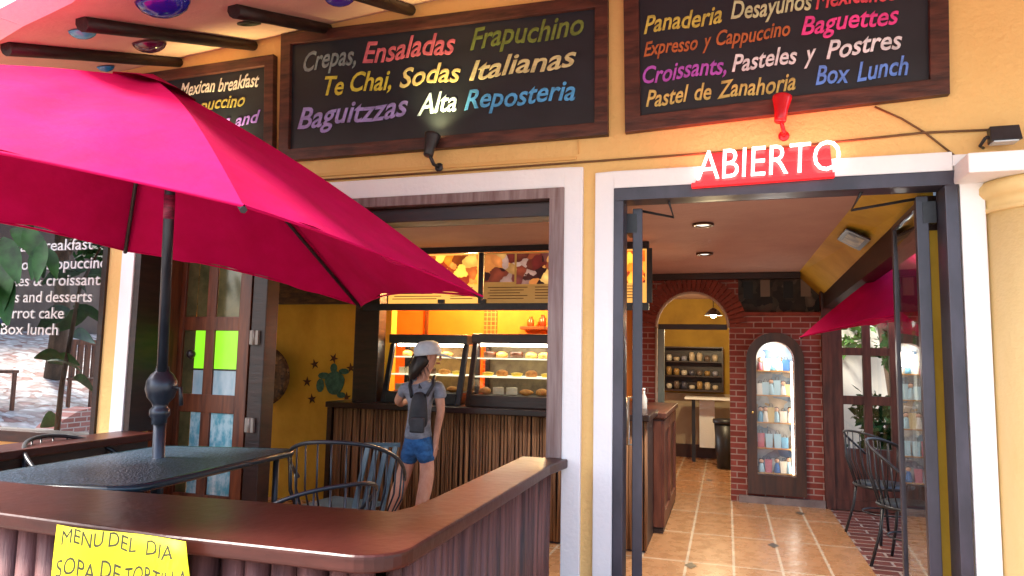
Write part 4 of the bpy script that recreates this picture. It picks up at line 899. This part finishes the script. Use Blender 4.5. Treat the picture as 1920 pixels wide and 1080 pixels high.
for zi, z in enumerate(cz):
    x = ix0+.04
    while x < ix1-.03:
        h = rn.uniform(.14, .2); c1 = rn.choice(PAL)
        if (zi+int(x*50)) % 2:
            d_ = thing('souvenir_doll', 'little cloth souvenir doll inside the lit arched cabinet', 'doll', (x, 8.04, z), 'souvenir dolls in the cabinet')
            MB().lathe((x, 8.04, z+.001), [(.03, 0), (.034, .01), (.022, h*.5), (.012, h*.62)], 12).build('dress', mat('doll_'+c1, c1, rough=.8), d_)
            MB().sphere((x, 8.04, z+h*.62+.022), .024).build('head', mat('doll_head', 'd8a888', rough=.6), d_)
            MB().sphere((x, 8.046, z+h*.62+.03), .025, .022, .022).build('hair', HAIR, d_)
        else:
            b_ = thing('gift_bag', 'small coloured gift bag inside the lit arched cabinet', 'bag', (x, 8.04, z), 'gift bags in the cabinet')
            MB().hexa([(x-.032, 8.02, z+.001), (x+.032, 8.02, z+.001), (x+.032, 8.06, z+.001), (x-.032, 8.06, z+.001)], [(x-.036, 8.03, z+h*.8), (x+.036, 8.03, z+h*.8), (x+.036, 8.05, z+h*.8), (x-.036, 8.05, z+h*.8)]).build('bag', mat('bag_'+c1, c1, rough=.6), b_)
            MB().tube([(x-.02, 8.03, z+h*.8), (x-.012, 8.03, z+h), (x+.012, 8.03, z+h), (x+.02, 8.03, z+h*.8)], .0025, 5).build('handle', BLACK, b_)
        x += rn.uniform(.05, .085)
# reception counter on the left of the hall
rc = thing('reception_counter', 'red-brown panelled wooden counter on the left of the hall', 'counter', (-.85, 6.9, 0))
RW = mat('reddish_panel_wood', '3a1a14', '5c2c22', (20, 20, 2.5), .4)
rx = -.55; MB().box(-1.0, rx, 6.3, 7.75, .04, .97).build('body', RW, rc)
MB().box(-1.03, rx+.04, 6.25, 7.8, .985, 1.03).box(-1.015, rx+.02, 6.275, 7.78, .972, .984).build('countertop', mat('counter_top_wood', '45241a', '6a3a2a', (20, 3, 3), .35), rc, .006)
pl = MB()
for (a, b) in ((-1.0, -.93), (-.62, rx-.003)): pl.box(a, b, 6.28, 6.299, .05, .96)
pl.box(-.93, -.62, 6.281, 6.298, .86, .96); pl.box(-.93, -.62, 6.281, 6.298, .05, .16)
for (a, b) in ((6.3, 6.4), (6.95, 7.05), (7.65, 7.75)): pl.box(rx, rx+.02, a, b, .05, .96)
pl.box(rx, rx+.018, 6.4, 7.65, .86, .96); pl.box(rx, rx+.018, 6.4, 7.65, .05, .16); pl.build('panel_frame', mat('panel_frame_wood', '502418', '7a4430', (20, 20, 2.5), .4), rc)
MB().box(-1.0, rx+.01, 6.27, 7.77, 0, .04).build('plinth', DKWOOD, rc)
q = PY(1207, 757, 6.5); bt = thing('bottle', 'pale slim bottle standing on the panelled hall counter', 'bottle', (q.x, 6.5, 1.031))
MB().lathe((q.x, 6.5, 1.031), [(.028, 0), (.03, .01), (.03, .11), (.012, .15), (.012, .18)], 14).build('body', mat('milky_bottle', (.6, .62, .58), rough=.25), bt)
MB().lathe((q.x, 6.5, 1.212), [(.014, 0), (.014, .02)], 10).build('cap', WHITE, bt)

# back room through the arch
br_ = thing('back_room_wall', 'dim olive yellow end wall seen through the archway', 'wall', (-.5, 11.3, 0))
MB().box(-3, .9, 11.3, 11.42, 0, 2.46).box(.9, .98, 8.23, 11.42, 0, 2.46).build('plaster', mat('olive_plaster', '8a6a20', 'a8842c', (2, 2, 2), .8), br_)
MB().box(-3, .9, 11.27, 11.299, 0, .98).build('dado', mat('pale_dado', '9a8a70', 'b0a084', (2, 2, 2), .7), br_)
MB().box(-3, .9, 11.25, 11.269, 0, .2).build('skirting', mat('dark_skirting', '3a1f18', rough=.5), br_)
shf = thing('crowded_shelf', 'dark open shelf crowded with dishes beyond the archway', 'shelf', (-.5, 11.1, 1.0))
MB().box(-.93, -.05, 11.2, 11.24, 1.02, 1.7).box(-.93, -.05, 11.0, 11.2, 1.02, 1.05).box(-.93, -.05, 11.0, 11.2, 1.24, 1.26).box(-.93, -.05, 11.0, 11.2, 1.46, 1.48).box(-.93, -.05, 11.0, 11.2, 1.68, 1.7).box(-.95, -.931, 11.0, 11.24, 1.02, 1.7).box(-.07, -.049, 10.99, 11.2, 1.05, 1.68).build('case', DKWOOD, shf)
rn = random.Random(5)
for z in (1.051, 1.261, 1.481):
    for i in range(7):
        x = -.86+i*.115; c1 = rn.choice(['8a8a9a', 'b8a890', '6a5a50', '9a7a4a', 'c8c0b0', '4a4a5a']); h = rn.uniform(.06, .14)
        tag(MB().lathe((x, 11.09, z), [(.03, 0), (.042, .01), (.045, h*.7), (.03, h), (.026, h)], 12).build('crock', mat('crock_'+c1, c1, rough=.35)), 'small crock among the dishes on the dark shelf beyond the archway', 'crock', 'crocks on the far shelf')
wt = thing('side_table', 'white topped narrow table beneath the crowded shelf', 'table', (-.35, 10.8, 0))
MB().box(-.6, .25, 10.6, 11.0, .92, .95).build('top', WHITE, wt, .004)
for x in (-.48, .15): MB().box(x-.025, x+.025, 10.78, 10.82, 0, .92).build('leg', BLACK, wt)
MB().box(-.4, -.18, 10.9, 10.95, .2, .9).build('back_panel', WHITE, wt)
bn = thing('waste_bin', 'dark plastic waste bin in the archway', 'bin', (-.05, 10.3, 0))
MB().lathe((-.02, 10.3, 0), [(.12, 0), (.16, .62)], 20).build('bin_body', mat('dark_plastic', (.02, .022, .025), rough=.4), bn)
MB().lathe((-.02, 10.3, .62), [(.17, 0), (.18, .02), (.175, .06), (.001, .07)], 20).build('lid', BLACK, bn)
pn = thing('pendant_lamp', 'small lit pendant lamp glowing behind the arch top', 'pendant lamp', (-.16, 9.4, 2.05))
MB().lathe((-.16, 9.4, 2.08), [(.02, .1), (.05, .08), (.12, 0), (.115, 0), (.04, .07)], 18).tube([(-.16, 9.4, 2.18), (-.16, 9.4, 2.455)], .006, 6).build('shade', mat('dark_metal_shade', (.05, .04, .04), rough=.4), pn)
MB().sphere((-.16, 9.4, 2.09), .042).build('bulb', emis('pendant_bulb', (1, .75, .35), 14), pn)
lamp('pendant_light', (0, 0, 0), 16, (1, .78, .45), .06).location = (-.16, 9.4, 1.98)
downlight(-.15, 5.0, 34, (1, .9, .75), 'front recessed ceiling spot in the hall')
downlight(-.18, 6.4, 34, (1, .9, .75), 'rear recessed ceiling spot in the hall')

# ------------------------------------------------------------------ right side of the hall: cove, beam, open side
rw = thing('side_wall', 'mottled mustard cove and dark beam along the right of the hall', 'wall', (1.0, 6, 2.3))
MB().hexa([(.75, 4.0, 2.459), (1.03, 4.0, 2.455), (1.03, 4.0, 2.37), (1.0, 4.0, 2.37)], [(.75, 8.25, 2.459), (1.03, 8.25, 2.455), (1.03, 8.25, 2.21), (1.0, 8.25, 2.21)]).build('cove', YELW, rw)
MB().hexa([(.985, 4.0, 2.19), (1.1, 4.0, 2.19), (1.1, 4.0, 2.37), (.985, 4.0, 2.37)], [(.985, 8.3, 2.06), (1.1, 8.3, 2.06), (1.1, 8.3, 2.208), (.985, 8.3, 2.208)]).build('beam', DKWOOD, rw)
MB().box(.99, 1.12, 4.0, 4.12, 0, 2.188).build('end_post', YELW, rw)
MB().box(1.101, 1.16, 4.0, 8.3, 2.24, 2.56).build('sky_gap_board', DKWOOD, rw)  # unseen board added to stop sky showing through the gap
fp = thing('framed_picture', 'small dark framed picture hung high on the mustard cove', 'picture', (.87, 5.6, 2.4))
nv = Vector((-.25, 0, -.97))
def cove(y, s_): return Vector((.75, y, 2.459)).lerp(Vector((1.0, y, 2.37-.16*(y-4)/4.25)), s_)+Vector((-.006, 0, -.012))
MB().hexa([cove(5.15, .2), cove(5.55, .2), cove(5.55, .8), cove(5.15, .8)], [p+Vector((-.004, 0, -.01)) for p in (cove(5.15, .2), cove(5.55, .2), cove(5.55, .8), cove(5.15, .8))]).build('frame', DKWOOD, fp)
MB().hexa([p+Vector((-.005, 0, -.011)) for p in (cove(5.2, .3), cove(5.5, .3), cove(5.5, .7), cove(5.2, .7))], [p+Vector((-.006, 0, -.013)) for p in (cove(5.2, .3), cove(5.5, .3), cove(5.5, .7), cove(5.2, .7))]).build('print', cellmat('small_print_picture', ['8a7a50', '2a2418', 'a89868', '5a4a30'], 16, .5, 0, 4), fp)
# paned timber door / screen at the far right
pd = thing('timber_screen', 'dark timber screen with square panes at the end of the side patio', 'screen door', (1.4, 8.0, 0))
xs_ = [1.06, 1.16, 1.355, 1.43, 1.605, 1.72]; zp = [.12, .62, .68, 1.07, 1.16, 1.58, 1.66, 1.86, 1.92, 2.14, 2.25]
f = MB(); f.box(.962, 1.055, 7.96, 8.1, 0, 2.3)
for a, b in ((0, 1), (2, 3), (4, 5)): f.box(xs_[a], xs_[b], 8.0, 8.06, .1, 2.25)
for a, b in ((.1, .62), (1.07, 1.16), (1.58, 1.66), (1.98, 2.02), (2.18, 2.25)):
    f.box(xs_[1], xs_[2], 8.004, 8.056, a, b); f.box(xs_[3], xs_[4], 8.004, 8.056, a, b)
f.box(1.06, 2.6, 7.99, 8.07, 0, .1); f.box(1.74, 1.82, 8.0, 8.06, .1, 2.25); f.build('frame', mat('purple_brown_timber', '3c1c18', '64362c', (20, 20, 2.4), .45, .1), pd)
for (a, b) in ((1, 2), (3, 4)):
    for (z0_, z1_) in ((.62, 1.07), (1.16, 1.58), (1.66, 1.98), (2.02, 2.18)):
        MB().box(xs_[a], xs_[b], 8.028, 8.032, z0_, z1_).build('pane', CLEAR, pd)
f = MB()
for i in range(6): f.box(1.86+i*.3, 1.9+i*.3, 8.0, 8.06, .1, 2.25)
f.box(1.82, 3.6, 8.0, 8.06, .9, 1.0); f.build('far_lattice', DKWOOD, pd)
um2, hub2 = umbrella('dark pink umbrella over the side patio right of the hall', PY(1800, 420, 6.0), [PY(1500, 632, 6.0), PY(1700, 602, 7.3), Vector((2.7, 7.4, 1.92)), Vector((3.2, 6.2, 1.95)), Vector((2.6, 4.9, 1.95)), PY(1775, 574, 4.75)], (1.9, 6.0, -.012), .08, .45, 'pink umbrellas')
a = hub2; MB().tube([(a.x, a.y, .0), (a.x, a.y, 2.3)], .022, 12).build('pole', IRON, um2)
ch4 = dup(ch1, (1.3, 6.9, -.012), 'black chair on the side patio nearest the timber screen', R(-60), scale=1.0)
ch5 = dup(ch1, (1.32, 6.0, -.012), 'black chair on the side patio standing half inside the hall', R(-120), scale=1.0)
tb2 = thing('small_round_table', 'small round black table on the side patio beneath the pink umbrella', 'table', (1.95, 6.15, -.012))
MB().lathe((1.95, 6.15, -.012), [(.36, .72), (.37, .73), (.36, .745), (.001, .745)], 28).build('tabletop', CHM, tb2)
MB().tube([(1.95, 6.15, -.0), (1.95, 6.15, .71)], .03, 10).lathe((1.95, 6.15, -.012), [(.22, 0), (.22, .03), (.05, .06)], 20).build('pedestal', CHM, tb2)

# ------------------------------------------------------------------ greenery
def leaf_cloud(c, rx, ry, rz, n, size, m, name, parent, seed=1):
    rn = random.Random(seed); mb = MB(); c = Vector(c)
    blobs = [(Vector((rn.gauss(0, .45), rn.gauss(0, .45), rn.gauss(0, .4))), rn.uniform(.3, .6)) for _ in range(9)]
    for _ in range(n):
        bc_, br0 = rn.choice(blobs); v = Vector((rn.gauss(0, 1), rn.gauss(0, 1), rn.gauss(0, 1))).normalized()*br0*rn.uniform(.5, 1)+bc_
        p = c+Vector((v.x*rx, v.y*ry, v.z*rz)); d = Vector((rn.gauss(0, 1), rn.gauss(0, 1), rn.gauss(-.3, .6))).normalized(); s = size*rn.uniform(.6, 1.4)
        u = d.cross(Vector((rn.random(), rn.random(), rn.random()))).normalized()
        mb.add([p, p+d*s*.5+u*s*.26, p+d*s, p+d*s*.5-u*s*.26], [(0, 1, 2, 3)])
    return mb.build(name, m, parent, fix=False)
def tree(label, x, y, h, r, seed, m=GREEN, n=2600, size=.22, z0=-.2):
    t_ = thing('tree', label, 'tree', (x, y, z0)); rn = random.Random(seed); mb = MB()
    mb.tube([(x, y, z0), (x+.1, y, z0+h*.3), (x-.05, y+.1, z0+h*.6), (x, y, z0+h*.85)], [h*.028, h*.022, h*.016, h*.006], 10)
    for k in range(6):
        a = rn.random()*6.28; zz = z0+h*rn.uniform(.4, .65); mb.tube([(x, y, zz), (x+math.cos(a)*r*.4, y+math.sin(a)*r*.4, zz+h*.12), (x+math.cos(a)*r*.75, y+math.sin(a)*r*.75, zz+h*.2)], [h*.012, h*.008, h*.003], 7)
    mb.build('trunk', mat('bark', '3a2a20', '5a4636', (9, 9, 3), .9, .5), t_)
    leaf_cloud((x, y, z0+h*.72), r, r, h*.3, n, size, m, 'crown', t_, seed); return t_
tree('leafy green tree above the left end of the eave', -7.4, 4.9, 6.6, 1.7, 3)
tree('bright green tree beyond the panes of the timber screen', 2.2, 11.2, 4.2, 1.3, 5, n=3000, size=.16)
sb_ = thing('shrub', 'low green shrub behind the timber screen', 'shrub', (1.7, 9.6, -.1)); leaf_cloud((1.7, 9.7, .6), .7, .5, .75, 1500, .13, DGREEN, 'foliage', sb_, 8); MB().tube([(1.7, 9.7, -.1), (1.72, 9.7, .7)], .03, 8).build('stem', MC['bark'], sb_)
gw = thing('garden_wall', 'pale garden wall behind the side patio', 'wall', (3, 12.6, -.1)); MB().box(1.0, 9, 12.6, 12.8, -.1, 2.1).build('plaster', mat('cream_plaster', 'c8c2b0', 'd8d2c2', (1, 1, 1), .8), gw)
# broad-leaved plant at the left edge, in front of the street window
lp = thing('potted_plant', 'broad-leaved green plant in front of the street window at the left edge', 'plant', (-5.15, 3.35, -.03)); rn = random.Random(2)
MB().lathe((-5.15, 3.35, -.03), [(.16, 0), (.22, .42), (.24, .44), (.22, .46), (.2, .44)], 20).build('pot', mat('terracotta', '8a4a30', 'a05a3c', (5, 5, 5), .8), lp)
MB().tube([(-5.15, 3.35, .3), (-5.12, 3.35, 1.2), (-5.0, 3.36, 2.0), (-4.8, 3.38, 2.3)], [.025, .02, .014, .008], 8).build('stem', MC['bark'], lp)
def bigleaf(mb, p, d, L, W):
    p, d = Vector(p), Vector(d).normalized(); s_ = d.cross(Vector((.3, -.8, .4))).normalized(); n_ = s_.cross(d); pts = []
    for k in range(7):
        t_ = k/6; wv = W*math.sin(math.pi*(t_*.92+.04)); c_ = p+d*L*t_+Vector((0, 0, -.35*L*t_*t_))
        pts += [c_-s_*wv+n_*wv*.25, c_, c_+s_*wv+n_*wv*.25]
    mb.add(pts, [(3*k, 3*k+1, 3*k+4, 3*k+3) for k in range(6)]+[(3*k+1, 3*k+2, 3*k+5, 3*k+4) for k in range(6)], True)
lv = MB()
for (px, py, dx, dz, L) in ((62, 446, .5, -.9, .22), (84, 452, .15, -1, .21), (92, 466, .5, -.8, .17), (70, 462, .1, -1, .17), (5, 445, .6, -.6, .3), (12, 475, .3, -.9, .34), (0, 500, .5, -.7, .34), (20, 430, .9, -.3, .3), (45, 430, .8, -.5, .3), (-40, 470, .7, -.6, .4), (-30, 540, .6, .2, .35)):
    bigleaf(lv, PY(px, py, 3.36+rn.uniform(-.05, .05)), (dx, rn.uniform(-.3, .1), dz), L, L*.23)
for k in range(16):
    a = rn.random()*6.28; bigleaf(lv, (-5.1+rn.uniform(-.1, .2), 3.35, rn.uniform(.9, 2.2)), (math.cos(a), math.sin(a)*.6, rn.uniform(-.2, .5)), rn.uniform(.25, .38), .07)
lv.build('leaves', DGREEN, lp)

# ------------------------------------------------------------------ across the street: what the window mirrors
bank = MB(); vs = []; N = 26; rn = random.Random(4)
for j in range(N):
    for i in range(N):
        x = -22+i*16/(N-1); y = -9+j*11.0/(N-1); d = max(0, (-9.2-x)/3.2); vs.append((x, y, -.12+min(2.0, d*.75)+rn.uniform(-.04, .04)*(d > 0)-(.08 if d <= 0 else 0)))
bank.add(vs, [(j*N+i, j*N+i+1, j*N+N+i+1, j*N+N+i) for j in range(N-1) for i in range(N-1)], True)
struct(bank.build('terrain_bank', cellmat('pale_leaf_litter', ['d8d4d0', 'e4e0dc', 'c8b8b0', 'a87a70', 'e0dcd8', 'b89a90'], 5.5, .9, 0, 6)))
bw = thing('brick_planter', 'low curved red brick planter mirrored in the street window', 'planter', (-8.6, -1, -.1))
for k, (yy) in enumerate((-4.2, -2.2, -.2, 1.6)):
    MB().prism([(-8.7, yy+.8*math.cos(math.pi*i/10), -.1+.75*math.sin(math.pi*i/10)) for i in range(11)], (-.35, 0, 0)).build('brick_arc', brickmat('planter_brick_%d' % k, '9a5a50', 'b87a70', 'c8b8b0', .2, .07, .01, 'yz'), bw)
MB().box(-9.05, -8.7, -5.2, 2.6, -.12, .1).build('kerb', WHITE, bw)
tree('dark trunked tree mirrored in the street window', -13.4, -3.4, 7, 2.4, 12, DGREEN, 2600, .3, .3)
tree('second dark tree mirrored in the street window', -15.5, -.8, 8, 2.8, 14, DGREEN, 2600, .32, .6)
bh = thing('house', 'dim brown house across the street mirrored in the window', 'house', (-19, -4, 1))
MB().box(-21, -18.4, -9, 5, .8, 5.5).build('wall', mat('brown_render', '5a4c48', '6e5e58', (.7, .7, .7), .9), bh)
for yy in (-6, -3.4, -.8, 1.8):
    wq = MB().box(-18.4, -18.36, yy, yy+1.1, 1.9, 3.4).build('window', DKWOOD, bh); MB().box(-18.36, -18.35, yy+.1, yy+1.0, 2.0, 3.3).build('pane', mat('dim_blue_pane', '3a4a6a', rough=.1), wq)
for k, (x, y) in enumerate(((-11.2, -2.4), (-11.8, -.9))):
    z = 1.05 if k == 0 else 1.2; z -= .55
    cwd = thing('wooden_chair', ('red-brown wooden armchair on the leafy bank mirrored in the window', 'second wooden armchair farther up the leafy bank mirrored in the window')[k], 'chair', (x, y, z), 'wooden chairs on the bank')
    MB().box(x-.3, x+.3, y-.3, y+.3, z+.40, z+.45).build('seat', MIDWOOD, cwd); b_ = MB()
    for i in range(4): b_.box(x-.3, x-.26, y-.28+i*.15, y-.18+i*.15, z+.45, z+1.05)
    b_.box(x-.31, x-.25, y-.3, y+.3, z+1.05, z+1.15); b_.build('backrest', MIDWOOD, cwd)
    for sx in (-.26, .26):
        for sy in (-.26, .26): MB().box(x+sx-.025, x+sx+.025, y+sy-.025, y+sy+.025, z-.3, z+.4).build('leg', MIDWOOD, cwd)
pp_ = thing('spiky_plant', 'spiky potted plant on the bank mirrored in the window', 'plant', (-10.6, .6, .3))
MB().lathe((-10.6, .6, .1), [(.2, 0), (.28, .4), (.28, .45)], 16).build('pot', mat('dark_blue_pot', '1c2030', rough=.4), pp_)
lv = MB()
for k in range(22):
    a = rn.random()*6.28; bigleaf(lv, (-10.6, .6, .5), (math.cos(a), math.sin(a), rn.uniform(.3, 1.6)), .95, .05)
lv.build('leaves', DGREEN, pp_)
